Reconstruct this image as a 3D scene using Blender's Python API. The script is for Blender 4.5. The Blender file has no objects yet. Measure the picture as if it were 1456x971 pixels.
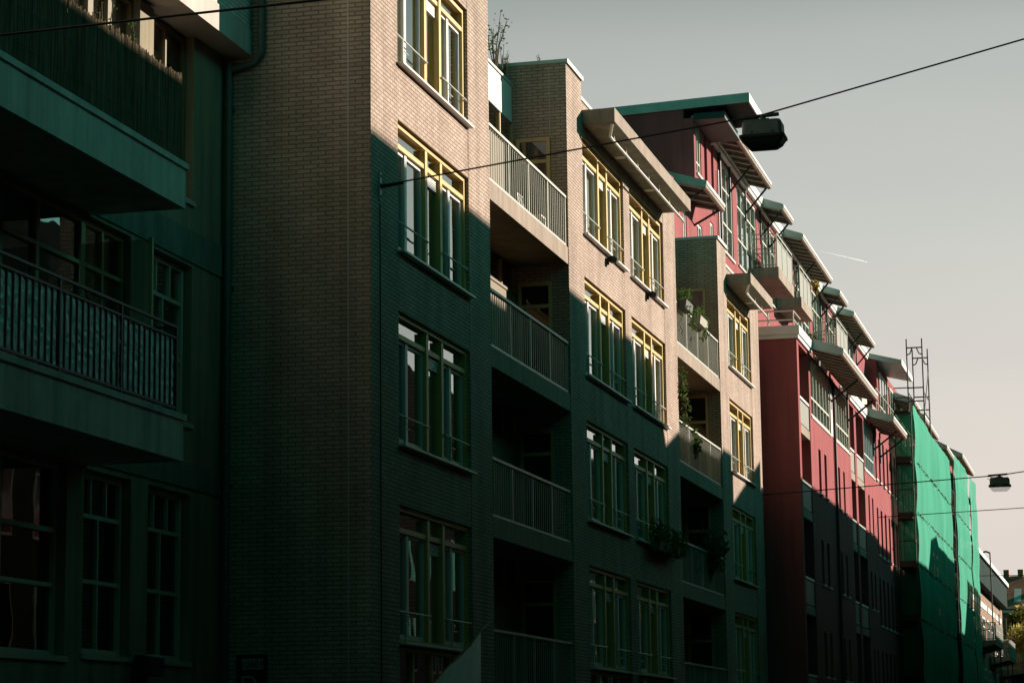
import bpy, math, random
from mathutils import Vector, Matrix
random.seed(7)
sc = bpy.context.scene
col = sc.collection
R = math.radians

# ------------------------------------------------------------------ mesh collector
class MB:
    def __init__(s): s.v=[]; s.f=[]; s.sm=[]
    def add(s, vs, fs, smooth=False):
        n=len(s.v); s.v+= [tuple(v) for v in vs]
        for f in fs: s.f.append([i+n for i in f]); s.sm.append(smooth)
        return s
    def box(s,x0,x1,y0,y1,z0,z1):
        if x0>x1: x0,x1=x1,x0
        if y0>y1: y0,y1=y1,y0
        if z0>z1: z0,z1=z1,z0
        return s.add([(x0,y0,z0),(x1,y0,z0),(x1,y1,z0),(x0,y1,z0),(x0,y0,z1),(x1,y0,z1),(x1,y1,z1),(x0,y1,z1)],
            [(0,3,2,1),(4,5,6,7),(0,1,5,4),(1,2,6,5),(2,3,7,6),(3,0,4,7)])
    def prismx(s,x0,x1,prof):            # profile in (y,z), extruded along x
        n=len(prof)
        vs=[(x0,y,z) for y,z in prof]+[(x1,y,z) for y,z in prof]
        return s.add(vs,[tuple(range(n)),tuple(range(2*n-1,n-1,-1))]+[(i,n+i,n+(i+1)%n,(i+1)%n) for i in range(n)])
    def prismy(s,y0,y1,prof):            # profile in (x,z), extruded along y
        n=len(prof)
        vs=[(x,y0,z) for x,z in prof]+[(x,y1,z) for x,z in prof]
        return s.add(vs,[tuple(range(n)),tuple(range(2*n-1,n-1,-1))]+[(i,n+i,n+(i+1)%n,(i+1)%n) for i in range(n)])
    def tube(s,pts,r,n=8,cap=True):
        pts=[Vector(p) for p in pts]; rr=r if isinstance(r,(list,tuple)) else [r]*len(pts)
        rings=[]
        for i,p in enumerate(pts):
            d=(pts[min(i+1,len(pts)-1)]-pts[max(i-1,0)]).normalized()
            u=d.cross(Vector((0,0,1)));
            if u.length<1e-3: u=Vector((1,0,0))
            u.normalize(); w=d.cross(u)
            rings.append([p+(u*math.cos(2*math.pi*k/n)+w*math.sin(2*math.pi*k/n))*rr[i] for k in range(n)])
        vs=[q for r_ in rings for q in r_]; fs=[]
        for i in range(len(pts)-1):
            for k in range(n):
                fs.append((i*n+k,i*n+(k+1)%n,(i+1)*n+(k+1)%n,(i+1)*n+k))
        s.add(vs,fs,True)
        if cap:
            s.add(rings[0],[tuple(range(n))]); s.add(rings[-1],[tuple(range(n-1,-1,-1))])
        return s
    def bar(s,p,q,w,h):                  # rectangular bar from p to q
        p=Vector(p);q=Vector(q);d=(q-p).normalized();u=d.cross(Vector((0,0,1)))
        if u.length<1e-3: u=Vector((1,0,0))
        u.normalize();v=d.cross(u)
        c=[u*w/2+v*h/2,-u*w/2+v*h/2,-u*w/2-v*h/2,u*w/2-v*h/2]
        return s.add([p+k for k in c]+[q+k for k in c],[(3,2,1,0),(4,5,6,7)]+[(i,(i+1)%4,4+(i+1)%4,4+i) for i in range(4)])
    def build(s,name,mat,parent=None,loc=None):
        root=parent
        off=Vector((0,0,0))
        while root is not None:
            off+=root.location; root=root.parent
        L=Vector(loc) if loc is not None else Vector((0,0,0))
        base=off+L
        me=bpy.data.meshes.new(name)
        me.from_pydata([tuple(Vector(v)-base) for v in s.v],[],s.f)
        me.polygons.foreach_set('use_smooth',s.sm)
        me.materials.append(mat); me.update()
        o=bpy.data.objects.new(name,me); col.objects.link(o)
        o.location=L
        if parent is not None: o.parent=parent
        return o

def tag(o,label=None,cat=None,group=None,kind=None):
    if label: o['label']=label
    if cat: o['category']=cat
    if group: o['group']=group
    if kind: o['kind']=kind
    return o
def empty(name,loc,label,cat,group=None):
    o=bpy.data.objects.new(name,None); col.objects.link(o); o.location=loc; o.empty_display_size=.3
    return tag(o,label,cat,group)
def copy_tree(o,parent,delta=None):
    c=o.copy(); col.objects.link(c); c.parent=parent
    if delta is not None: c.location=Vector(o.location)+Vector(delta)
    for ch in list(o.children): copy_tree(ch,c)
    return c

# ------------------------------------------------------------------ materials
def mat(name): 
    m=bpy.data.materials.new(name); m.use_nodes=True; nt=m.node_tree
    return m,nt,nt.nodes['Principled BSDF']
def N(nt,t,**k):
    n=nt.nodes.new(t)
    for a,b in k.items(): setattr(n,a,b)
    return n
def simple(name,c,rough=.6,metal=0,var=.12,scale=3.0,bump=0,bscale=60,stretch=None,streak=0):
    """base colour with soft patchy wear from two noises"""
    m,nt,b=mat(name); L=nt.links
    g=N(nt,'ShaderNodeNewGeometry'); 
    vec=g.outputs['Position']
    if stretch:
        mp=N(nt,'ShaderNodeMapping'); mp.inputs['Scale'].default_value=stretch; L.new(vec,mp.inputs['Vector']); vec=mp.outputs['Vector']
    n1=N(nt,'ShaderNodeTexNoise'); n1.inputs['Scale'].default_value=scale; n1.inputs['Detail'].default_value=6; n1.inputs['Roughness'].default_value=.65
    L.new(vec,n1.inputs['Vector'])
    r=N(nt,'ShaderNodeMapRange'); r.inputs['From Min'].default_value=.3; r.inputs['From Max'].default_value=.7
    r.inputs['To Min'].default_value=1-var; r.inputs['To Max'].default_value=1+var
    L.new(n1.outputs['Fac'],r.inputs['Value'])
    mx=N(nt,'ShaderNodeMix',data_type='RGBA',blend_type='MULTIPLY'); mx.inputs['Factor'].default_value=1
    mx.inputs[6].default_value=(*c,1); L.new(r.outputs['Result'],mx.inputs[7])
    L.new(mx.outputs[2],b.inputs['Base Color'])
    if streak:
        m2=N(nt,'ShaderNodeMapping'); m2.inputs['Scale'].default_value=(3.5,3.5,.22); L.new(g.outputs['Position'],m2.inputs['Vector'])
        n5=N(nt,'ShaderNodeTexNoise'); n5.inputs['Scale'].default_value=1; n5.inputs['Detail'].default_value=7; n5.inputs['Roughness'].default_value=.7; L.new(m2.outputs[0],n5.inputs['Vector'])
        r5=N(nt,'ShaderNodeMapRange'); r5.inputs['From Min'].default_value=.35; r5.inputs['From Max'].default_value=.58; r5.inputs['To Min'].default_value=1-streak; r5.inputs['To Max'].default_value=1.04; L.new(n5.outputs['Fac'],r5.inputs['Value'])
        mq=N(nt,'ShaderNodeMix',data_type='RGBA',blend_type='MULTIPLY'); mq.inputs['Factor'].default_value=1; L.new(mx.outputs[2],mq.inputs[6]); L.new(r5.outputs[0],mq.inputs[7]); L.new(mq.outputs[2],b.inputs['Base Color'])
    b.inputs['Roughness'].default_value=rough; b.inputs['Metallic'].default_value=metal
    if rough>=.75: b.inputs['Specular IOR Level'].default_value=.08
    if bump:
        n2=N(nt,'ShaderNodeTexNoise'); n2.inputs['Scale'].default_value=bscale; n2.inputs['Detail'].default_value=4; L.new(vec,n2.inputs['Vector'])
        bp=N(nt,'ShaderNodeBump'); bp.inputs['Strength'].default_value=bump; bp.inputs['Distance'].default_value=.01
        L.new(n2.outputs['Fac'],bp.inputs['Height']); L.new(bp.outputs['Normal'],b.inputs['Normal'])
    return m
def brickmat(name,c1,c2,mortar,bw=.22,rh=.0625,ms=.011,var=.18):
    m,nt,b=mat(name); L=nt.links
    g=N(nt,'ShaderNodeNewGeometry'); sp=N(nt,'ShaderNodeSeparateXYZ'); sn=N(nt,'ShaderNodeSeparateXYZ')
    L.new(g.outputs['Position'],sp.inputs[0]); L.new(g.outputs['True Normal'],sn.inputs[0])
    ab=N(nt,'ShaderNodeMath',operation='ABSOLUTE'); L.new(sn.outputs['X'],ab.inputs[0])
    gt=N(nt,'ShaderNodeMath',operation='GREATER_THAN'); gt.inputs[1].default_value=.5; L.new(ab.outputs[0],gt.inputs[0])
    mu=N(nt,'ShaderNodeMix',data_type='FLOAT'); L.new(gt.outputs[0],mu.inputs[0]); L.new(sp.outputs['X'],mu.inputs[2]); L.new(sp.outputs['Y'],mu.inputs[3])
    cv=N(nt,'ShaderNodeCombineXYZ'); L.new(mu.outputs[0],cv.inputs['X']); L.new(sp.outputs['Z'],cv.inputs['Y'])
    # small waviness so the joints are not ruler straight
    nw=N(nt,'ShaderNodeTexNoise'); nw.inputs['Scale'].default_value=9; nw.inputs['Detail'].default_value=2; L.new(cv.outputs[0],nw.inputs['Vector'])
    sb=N(nt,'ShaderNodeVectorMath',operation='SUBTRACT'); sb.inputs[1].default_value=(.5,.5,.5); L.new(nw.outputs['Color'],sb.inputs[0])
    sc_=N(nt,'ShaderNodeVectorMath',operation='SCALE'); sc_.inputs['Scale'].default_value=.010; L.new(sb.outputs[0],sc_.inputs[0])
    ad=N(nt,'ShaderNodeVectorMath',operation='ADD'); L.new(cv.outputs[0],ad.inputs[0]); L.new(sc_.outputs[0],ad.inputs[1])
    br=N(nt,'ShaderNodeTexBrick'); br.offset=.5; br.inputs['Scale'].default_value=1; br.inputs['Brick Width'].default_value=bw; br.inputs['Row Height'].default_value=rh
    br.inputs['Mortar Size'].default_value=ms; br.inputs['Mortar Smooth'].default_value=.25; br.inputs['Bias'].default_value=-.15
    br.inputs['Color1'].default_value=(*c1,1); br.inputs['Color2'].default_value=(*c2,1); br.inputs['Mortar'].default_value=(*mortar,1)
    L.new(ad.outputs[0],br.inputs['Vector'])
    n1=N(nt,'ShaderNodeTexNoise'); n1.inputs['Scale'].default_value=.9; n1.inputs['Detail'].default_value=8; n1.inputs['Roughness'].default_value=.7; L.new(g.outputs['Position'],n1.inputs['Vector'])
    r=N(nt,'ShaderNodeMapRange'); r.inputs['From Min'].default_value=.3; r.inputs['From Max'].default_value=.7; r.inputs['To Min'].default_value=1-var; r.inputs['To Max'].default_value=1+var
    L.new(n1.outputs['Fac'],r.inputs['Value'])
    n3=N(nt,'ShaderNodeTexNoise'); n3.inputs['Scale'].default_value=45; n3.inputs['Detail'].default_value=3; L.new(g.outputs['Position'],n3.inputs['Vector'])
    r3=N(nt,'ShaderNodeMapRange'); r3.inputs['From Min'].default_value=.3; r3.inputs['From Max'].default_value=.7; r3.inputs['To Min'].default_value=.85; r3.inputs['To Max'].default_value=1.12
    L.new(n3.outputs['Fac'],r3.inputs['Value'])
    mp=N(nt,'ShaderNodeMapping'); mp.inputs['Scale'].default_value=(2.2,2.2,.16); L.new(g.outputs['Position'],mp.inputs['Vector'])
    n4=N(nt,'ShaderNodeTexNoise'); n4.inputs['Scale'].default_value=1; n4.inputs['Detail'].default_value=5; L.new(mp.outputs[0],n4.inputs['Vector'])
    r4_=N(nt,'ShaderNodeMapRange'); r4_.inputs['From Min'].default_value=.35; r4_.inputs['From Max'].default_value=.6; r4_.inputs['To Min'].default_value=.80; r4_.inputs['To Max'].default_value=1.05; L.new(n4.outputs['Fac'],r4_.inputs['Value'])
    m0=N(nt,'ShaderNodeMath',operation='MULTIPLY'); L.new(r.outputs[0],m0.inputs[0]); L.new(r4_.outputs[0],m0.inputs[1])
    mm=N(nt,'ShaderNodeMath',operation='MULTIPLY'); L.new(m0.outputs[0],mm.inputs[0]); L.new(r3.outputs[0],mm.inputs[1])
    mx=N(nt,'ShaderNodeMix',data_type='RGBA',blend_type='MULTIPLY'); mx.inputs['Factor'].default_value=1
    L.new(br.outputs['Color'],mx.inputs[6]); L.new(mm.outputs[0],mx.inputs[7]); L.new(mx.outputs[2],b.inputs['Base Color'])
    iv=N(nt,'ShaderNodeMath',operation='SUBTRACT'); iv.inputs[0].default_value=1; L.new(br.outputs['Fac'],iv.inputs[1])
    h=N(nt,'ShaderNodeMath',operation='MULTIPLY_ADD'); L.new(n3.outputs['Fac'],h.inputs[0]); h.inputs[1].default_value=.35; L.new(iv.outputs[0],h.inputs[2])
    bp=N(nt,'ShaderNodeBump'); bp.inputs['Strength'].default_value=.7; bp.inputs['Distance'].default_value=.008; L.new(h.outputs[0],bp.inputs['Height']); L.new(bp.outputs['Normal'],b.inputs['Normal'])
    b.inputs['Roughness'].default_value=.85; b.inputs['Specular IOR Level'].default_value=.15
    return m
def glassmat(name,ior=1.9,tint=(.55,.62,.58),wav=.0015):
    m=bpy.data.materials.new(name); m.use_nodes=True; nt=m.node_tree; L=nt.links; nt.nodes.clear()
    out=N(nt,'ShaderNodeOutputMaterial'); mix=N(nt,'ShaderNodeMixShader'); tr=N(nt,'ShaderNodeBsdfTransparent'); gl=N(nt,'ShaderNodeBsdfGlossy'); fr=N(nt,'ShaderNodeFresnel')
    tr.inputs['Color'].default_value=(*tint,1); gl.inputs['Roughness'].default_value=.01; gl.inputs['Color'].default_value=(.95,.97,.96,1); fr.inputs['IOR'].default_value=ior
    g=N(nt,'ShaderNodeNewGeometry'); n=N(nt,'ShaderNodeTexNoise'); n.inputs['Scale'].default_value=1.3; n.inputs['Detail'].default_value=1; L.new(g.outputs['Position'],n.inputs['Vector'])
    bp=N(nt,'ShaderNodeBump'); bp.inputs['Strength'].default_value=.5; bp.inputs['Distance'].default_value=wav*10; L.new(n.outputs['Fac'],bp.inputs['Height'])
    L.new(bp.outputs['Normal'],gl.inputs['Normal'])
    fm=N(nt,'ShaderNodeMath',operation='MULTIPLY',use_clamp=True); fm.inputs[1].default_value=1.8; L.new(fr.outputs[0],fm.inputs[0]); L.new(fm.outputs[0],mix.inputs[0]); L.new(tr.outputs[0],mix.inputs[1]); L.new(gl.outputs[0],mix.inputs[2]); L.new(mix.outputs[0],out.inputs[0])
    return m
def clothmat(name,c,transl=.35,rough=.9,transp=0,fold=0,foldscale=(8,8,.6),var=.1):
    m=bpy.data.materials.new(name); m.use_nodes=True; nt=m.node_tree; L=nt.links; nt.nodes.clear()
    out=N(nt,'ShaderNodeOutputMaterial'); mix=N(nt,'ShaderNodeMixShader'); df=N(nt,'ShaderNodeBsdfDiffuse'); tl=N(nt,'ShaderNodeBsdfTranslucent')
    g=N(nt,'ShaderNodeNewGeometry'); mp=N(nt,'ShaderNodeMapping'); mp.inputs['Scale'].default_value=foldscale; L.new(g.outputs['Position'],mp.inputs['Vector'])
    n=N(nt,'ShaderNodeTexNoise'); n.inputs['Scale'].default_value=1; n.inputs['Detail'].default_value=5; L.new(mp.outputs[0],n.inputs['Vector'])
    r=N(nt,'ShaderNodeMapRange'); r.inputs['From Min'].default_value=.3; r.inputs['From Max'].default_value=.7; r.inputs['To Min'].default_value=1-var; r.inputs['To Max'].default_value=1+var; L.new(n.outputs['Fac'],r.inputs['Value'])
    mx=N(nt,'ShaderNodeMix',data_type='RGBA',blend_type='MULTIPLY'); mx.inputs['Factor'].default_value=1; mx.inputs[6].default_value=(*c,1); L.new(r.outputs[0],mx.inputs[7])
    L.new(mx.outputs[2],df.inputs['Color']); L.new(mx.outputs[2],tl.inputs['Color']); mix.inputs[0].default_value=transl
    if fold:
        bp=N(nt,'ShaderNodeBump'); bp.inputs['Strength'].default_value=fold; bp.inputs['Distance'].default_value=.1; L.new(n.outputs['Fac'],bp.inputs['Height'])
        L.new(bp.outputs[0],df.inputs['Normal']); L.new(bp.outputs[0],tl.inputs['Normal'])
    L.new(df.outputs[0],mix.inputs[1]); L.new(tl.outputs[0],mix.inputs[2]); s=mix.outputs[0]
    if transp:
        m2=N(nt,'ShaderNodeMixShader'); tp=N(nt,'ShaderNodeBsdfTransparent'); m2.inputs[0].default_value=transp; L.new(s,m2.inputs[1]); L.new(tp.outputs[0],m2.inputs[2]); s=m2.outputs[0]
    L.new(s,out.inputs[0])
    return m

M={}
M['brick']=brickmat('brown_brick',(.42,.32,.265),(.345,.255,.205),(.21,.15,.11))
M['bouncebrick']=brickmat('pale_bounce_brick',(.70,.64,.57),(.62,.56,.5),(.40,.36,.32))
M['brick2']=brickmat('ochre_brick',(.30,.18,.12),(.26,.15,.10),(.22,.18,.14))
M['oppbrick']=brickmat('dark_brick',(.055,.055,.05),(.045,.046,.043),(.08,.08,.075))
M['stucco']=simple('red_stucco',(.275,.080,.083),.9,var=.07,scale=1.2,bump=.25,bscale=90,streak=0.16)
M['slab']=simple('pale_balcony_concrete',(.60,.50,.44),.9,var=.10,scale=3,bump=.5,bscale=130,streak=0.3)
M['upperwhite']=simple('white_render',(.46,.40,.36),.85,var=.06,scale=2,bump=.2,bscale=90,streak=0.15)
M['plaster']=simple('grey_green_plaster',(.28,.235,.165),.9,var=.12,scale=1.0,bump=.35,bscale=70,streak=0.35)
M['plasterband']=simple('concrete_band',(.17,.19,.16),.9,var=.2,scale=2,bump=.3,bscale=60,streak=0.3)
M['concrete']=simple('concrete',(.24,.225,.18),.9,var=.14,scale=2.2,bump=.3,bscale=80,streak=0.3)
M['concrete2']=simple('pale_concrete',(.295,.235,.19),.85,var=.1,scale=2.0,bump=.2,bscale=80,streak=0.22)
M['wood']=simple('ochre_painted_wood',(.50,.32,.085),.5,var=.14,scale=6,stretch=(6,6,1))
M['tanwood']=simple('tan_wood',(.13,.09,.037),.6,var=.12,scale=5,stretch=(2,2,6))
M['oak']=simple('light_wood_frame',(.46,.30,.13),.55,var=.1,scale=5)
M['white']=simple('white_paint',(.62,.60,.56),.45,var=.05,scale=4)
M['cream']=simple('cream_frame_paint',(.44,.43,.34),.5,var=.07,scale=4)
M['alu']=simple('aluminium_trim',(.45,.45,.42),.4,.3,var=.08,scale=5)
M['rail']=simple('pale_steel_rail',(.36,.36,.31),.45,.2,var=.1,scale=6)
M['zinc']=simple('grey_green_zinc',(.34,.43,.40),.45,.1,var=.15,scale=2)
M['darkmetal']=simple('dark_metal',(.03,.034,.032),.5,.3,var=.2,scale=8)
M['pipe']=simple('weathered_lead_pipe',(.09,.10,.09),.6,.2,var=.2,scale=6)
M['black']=simple('black_rubber',(.012,.012,.012),.7,var=.2,scale=8)
M['soffdark']=simple('shaded_soffit_board',(.045,.045,.035),.8,var=.2,scale=4)  # near-black so slat gaps and roof undersides look shaded
M['soffit']=simple('pale_soffit_slat',(.40,.38,.28),.7,var=.15,scale=4)
M['railpanel']=simple('olive_railing_panel',(.15,.145,.11),.6,var=.1,scale=3)
M['endnet']=clothmat('shaded_end_net',(.035,.17,.105),.3,transp=.22,foldscale=(.5,.5,.12),fold=.6,var=.3)  # net green darkened in the colour for the end turned from the sun
M['darkslate']=simple('dark_green_cladding',(.008,.021,.018),.85,var=.2,scale=2,streak=.2)  # dark green cladding, deepened further to stand in for shade
M['panel']=simple('grey_green_panel',(.24,.27,.22),.5,var=.08,scale=2)
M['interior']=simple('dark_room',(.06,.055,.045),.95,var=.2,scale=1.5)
M['glass']=glassmat('window_glass',1.9,(.78,.81,.77),.0005)
M['darkglass']=glassmat('dark_window_glass',1.45,(.25,.3,.28),.0003)
M['curtain']=clothmat('pale_curtain',(.66,.64,.56),.4,foldscale=(14,3,.4),fold=.5,var=.12)
M['curtain2']=clothmat('rust_curtain',(.55,.27,.12),.4,foldscale=(14,3,.4),fold=.5,var=.12)
M['net']=clothmat('green_scaffold_net',(.13,.50,.345),.45,transp=.07,foldscale=(.5,.5,.12),fold=.35,var=.14)
M['flag']=clothmat('grey_flag_cloth',(.80,.82,.80),.3,foldscale=(6,6,1),fold=.3)
M['foil']=simple('crinkled_foil',(.66,.60,.54),.5,.2,var=.15,scale=5)
M['reed']=simple('dry_reed',(.14,.10,.062),.85,var=.85,scale=30,stretch=(2,2,.05))
M['leaf']=clothmat('green_leaf',(.075,.12,.035),.35,foldscale=(20,20,20),var=.5)
M['leaf2']=clothmat('yellow_leaf',(.27,.19,.04),.4,foldscale=(4,4,4),var=.6)
M['leaf3']=clothmat('olive_autumn_leaf',(.34,.29,.085),.4,foldscale=(1.2,1.2,1.2),var=.6)
M['bark']=simple('bark',(.10,.075,.05),.95,var=.3,scale=12,bump=.5,bscale=40)
M['pot']=simple('dark_planter_plastic',(.05,.055,.05),.6,var=.15,scale=6)
M['potw']=simple('stone_planter',(.36,.33,.28),.8,var=.12,scale=8)
M['asphalt']=simple('asphalt',(.05,.05,.05),.9,var=.25,scale=2,bump=.4,bscale=120)
M['paving']=brickmat('grey_paving',(.17,.165,.155),(.14,.135,.13),(.08,.08,.075),.30,.30,.008)
M['stone']=simple('kerb_stone',(.30,.29,.27),.85,var=.12,scale=5)
M['earth']=simple('ground_earth',(.09,.08,.065),.95,var=.25,scale=.6)
M['tile']=simple('brown_roof_tile',(.36,.15,.10),.8,var=.3,scale=1.2)
M['paintwhite']=simple('road_paint',(.7,.7,.68),.7,var=.15,scale=9)
M['rust']=simple('weathered_steel',(.045,.05,.045),.6,.4,var=.3,scale=10)
M['plank']=simple('scaffold_plank',(.05,.045,.035),.85,var=.25,scale=5)
M['bglass']=glassmat('lamp_lens',1.5,(.8,.85,.85))

# ------------------------------------------------------------------ camera
F,YAW,PIT,ROL=3478.5,0.24424998,0.16398773,0.01228
fw=Vector((math.cos(YAW)*math.cos(PIT),math.sin(YAW)*math.cos(PIT),math.sin(PIT)))
rt=Vector((math.sin(YAW),-math.cos(YAW),0)); dn=fw.cross(rt)
r_=rt*math.cos(ROL)+dn*math.sin(ROL); d_=-rt*math.sin(ROL)+dn*math.cos(ROL)
cam=bpy.data.cameras.new('Camera'); co=bpy.data.objects.new('Camera',cam); col.objects.link(co)
mw=Matrix.Identity(4)
for i in range(3):
    mw[i][0]=r_[i]; mw[i][1]=-d_[i]; mw[i][2]=-fw[i]
mw[0][3],mw[1][3],mw[2][3]=0,0,1.6
co.matrix_world=mw; cam.sensor_width=36; cam.lens=F/1456*36; cam.clip_start=.1; cam.clip_end=9000
sc.camera=co

# ------------------------------------------------------------------ light
SUN_EL=19.5; SX,SY=.6,-.8
sd=Vector((SX*math.cos(R(SUN_EL)),SY*math.cos(R(SUN_EL)),math.sin(R(SUN_EL))))
sl=bpy.data.lights.new('Sun','SUN'); so=bpy.data.objects.new('Sun',sl); col.objects.link(so)
sl.energy=5.0; sl.angle=R(.5); sl.color=(1,.88,.76)
so.rotation_euler=sd.to_track_quat('Z','Y').to_euler(); so.location=(60,-30,60)
w=bpy.data.worlds.new('World'); sc.world=w; w.use_nodes=True; nt=w.node_tree; L=nt.links
bg=nt.nodes['Background']
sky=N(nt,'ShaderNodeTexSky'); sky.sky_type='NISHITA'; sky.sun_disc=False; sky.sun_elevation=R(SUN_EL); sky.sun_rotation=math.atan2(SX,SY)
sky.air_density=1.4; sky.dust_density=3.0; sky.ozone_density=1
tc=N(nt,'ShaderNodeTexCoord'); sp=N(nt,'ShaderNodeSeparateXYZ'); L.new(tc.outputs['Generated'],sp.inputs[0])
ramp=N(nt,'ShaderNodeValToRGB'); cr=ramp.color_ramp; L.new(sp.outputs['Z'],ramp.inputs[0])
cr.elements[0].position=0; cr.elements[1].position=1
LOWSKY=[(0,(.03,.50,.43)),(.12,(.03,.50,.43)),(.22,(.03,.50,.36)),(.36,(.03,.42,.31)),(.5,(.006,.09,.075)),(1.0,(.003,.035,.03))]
FILLSKY=[(0,(.03,.50,.43)),(.30,(.10,.8,.70)),(.36,(.17,1.3,1.14)),(.48,(.17,1.3,1.14)),(.60,(.012,.15,.13)),(1.0,(.003,.035,.03))]  # teal band above the roofs, shaped to light the shaded front walls
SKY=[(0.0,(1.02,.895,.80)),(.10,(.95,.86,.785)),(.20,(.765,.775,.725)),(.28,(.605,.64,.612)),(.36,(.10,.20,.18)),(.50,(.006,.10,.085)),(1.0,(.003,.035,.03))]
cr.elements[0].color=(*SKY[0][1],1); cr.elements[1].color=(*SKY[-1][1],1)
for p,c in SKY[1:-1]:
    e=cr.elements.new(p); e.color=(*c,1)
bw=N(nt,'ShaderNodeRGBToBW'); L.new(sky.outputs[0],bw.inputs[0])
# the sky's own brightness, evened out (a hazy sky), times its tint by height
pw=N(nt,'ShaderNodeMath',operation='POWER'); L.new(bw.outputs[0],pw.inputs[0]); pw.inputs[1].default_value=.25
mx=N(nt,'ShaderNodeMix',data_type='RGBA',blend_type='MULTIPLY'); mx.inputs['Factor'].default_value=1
# warm low sky only down the street; elsewhere green-blue fill added for the shaded walls
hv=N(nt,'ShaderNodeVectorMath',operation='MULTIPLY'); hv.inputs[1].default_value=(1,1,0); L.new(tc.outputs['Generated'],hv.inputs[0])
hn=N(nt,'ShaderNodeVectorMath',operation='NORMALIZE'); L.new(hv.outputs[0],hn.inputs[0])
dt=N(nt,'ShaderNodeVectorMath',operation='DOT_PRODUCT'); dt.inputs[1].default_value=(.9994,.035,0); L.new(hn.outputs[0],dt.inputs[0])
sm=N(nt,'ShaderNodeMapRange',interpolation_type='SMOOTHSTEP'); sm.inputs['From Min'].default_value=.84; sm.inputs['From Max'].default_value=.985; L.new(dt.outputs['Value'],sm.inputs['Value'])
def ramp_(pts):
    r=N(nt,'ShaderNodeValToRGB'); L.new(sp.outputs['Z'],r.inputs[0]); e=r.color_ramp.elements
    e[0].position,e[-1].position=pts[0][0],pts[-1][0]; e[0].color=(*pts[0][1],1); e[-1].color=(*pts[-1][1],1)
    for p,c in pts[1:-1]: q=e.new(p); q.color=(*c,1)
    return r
r2=ramp_(LOWSKY); r4=ramp_(FILLSKY)
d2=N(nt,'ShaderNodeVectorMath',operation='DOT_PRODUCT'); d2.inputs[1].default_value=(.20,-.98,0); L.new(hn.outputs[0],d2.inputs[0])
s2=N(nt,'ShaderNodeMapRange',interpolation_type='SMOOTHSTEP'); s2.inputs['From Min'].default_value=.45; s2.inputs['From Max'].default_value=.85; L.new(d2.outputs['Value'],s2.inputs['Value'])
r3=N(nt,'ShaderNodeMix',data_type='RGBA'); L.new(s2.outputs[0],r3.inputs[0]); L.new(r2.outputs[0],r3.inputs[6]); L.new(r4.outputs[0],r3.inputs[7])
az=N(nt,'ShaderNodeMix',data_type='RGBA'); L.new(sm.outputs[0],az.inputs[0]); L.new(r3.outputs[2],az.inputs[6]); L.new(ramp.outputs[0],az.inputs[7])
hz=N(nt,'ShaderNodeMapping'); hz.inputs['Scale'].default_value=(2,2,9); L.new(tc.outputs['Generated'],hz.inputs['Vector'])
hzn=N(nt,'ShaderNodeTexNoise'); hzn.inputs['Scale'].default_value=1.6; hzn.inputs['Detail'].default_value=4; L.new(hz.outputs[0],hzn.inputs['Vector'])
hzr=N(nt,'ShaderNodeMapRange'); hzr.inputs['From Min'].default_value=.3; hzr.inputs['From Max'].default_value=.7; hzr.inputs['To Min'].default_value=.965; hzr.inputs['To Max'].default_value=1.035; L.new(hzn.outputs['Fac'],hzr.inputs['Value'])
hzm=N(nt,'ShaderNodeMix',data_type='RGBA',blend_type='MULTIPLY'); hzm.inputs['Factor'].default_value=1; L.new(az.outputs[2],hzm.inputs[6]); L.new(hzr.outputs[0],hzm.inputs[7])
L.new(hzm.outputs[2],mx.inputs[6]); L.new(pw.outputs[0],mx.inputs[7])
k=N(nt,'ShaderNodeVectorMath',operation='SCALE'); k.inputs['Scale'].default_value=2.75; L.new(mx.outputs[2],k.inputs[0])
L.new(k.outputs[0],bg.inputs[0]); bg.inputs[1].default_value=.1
vs_=sc.view_settings; vs_.view_transform='Standard'; vs_.look='None'; vs_.exposure=1.0; vs_.gamma=1; vs_.use_curve_mapping=False

# ------------------------------------------------------------------ ground
g=MB().add([(-400,-600,-.13),(1500,-600,-.13),(1500,600,-.13),(-400,600,-.13)],[(0,1,2,3)]).build('ground',M['earth']); tag(g,kind='structure')
g=MB().add([(-60,-1.6,-.12),(260,-1.6,-.12),(260,7.2,-.12),(-60,7.2,-.12)],[(0,1,2,3)]).build('road',M['asphalt']); tag(g,kind='structure')
g=MB().box(-60,260,7.35,12.3,-.25,0).build('pavement',M['paving']); tag(g,kind='structure')
g=MB().box(-60,260,-4.5,-1.75,-.25,0).build('pavement',M['paving']); tag(g,kind='structure')
g=MB().box(-60,260,7.2,7.35,-.25,.003).build('kerb',M['stone']); tag(g,kind='structure')
g=MB().box(-60,260,-1.75,-1.6,-.25,.003).build('kerb',M['stone']); tag(g,kind='structure')
mb=MB()
for i in range(-8,40): mb.add([(i*6,2.75,-.116),(i*6+3,2.75,-.116),(i*6+3,2.87,-.116),(i*6,2.87,-.116)],[(0,1,2,3)])
g=mb.build('road_marking',M['paintwhite']); tag(g,kind='structure')

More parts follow.
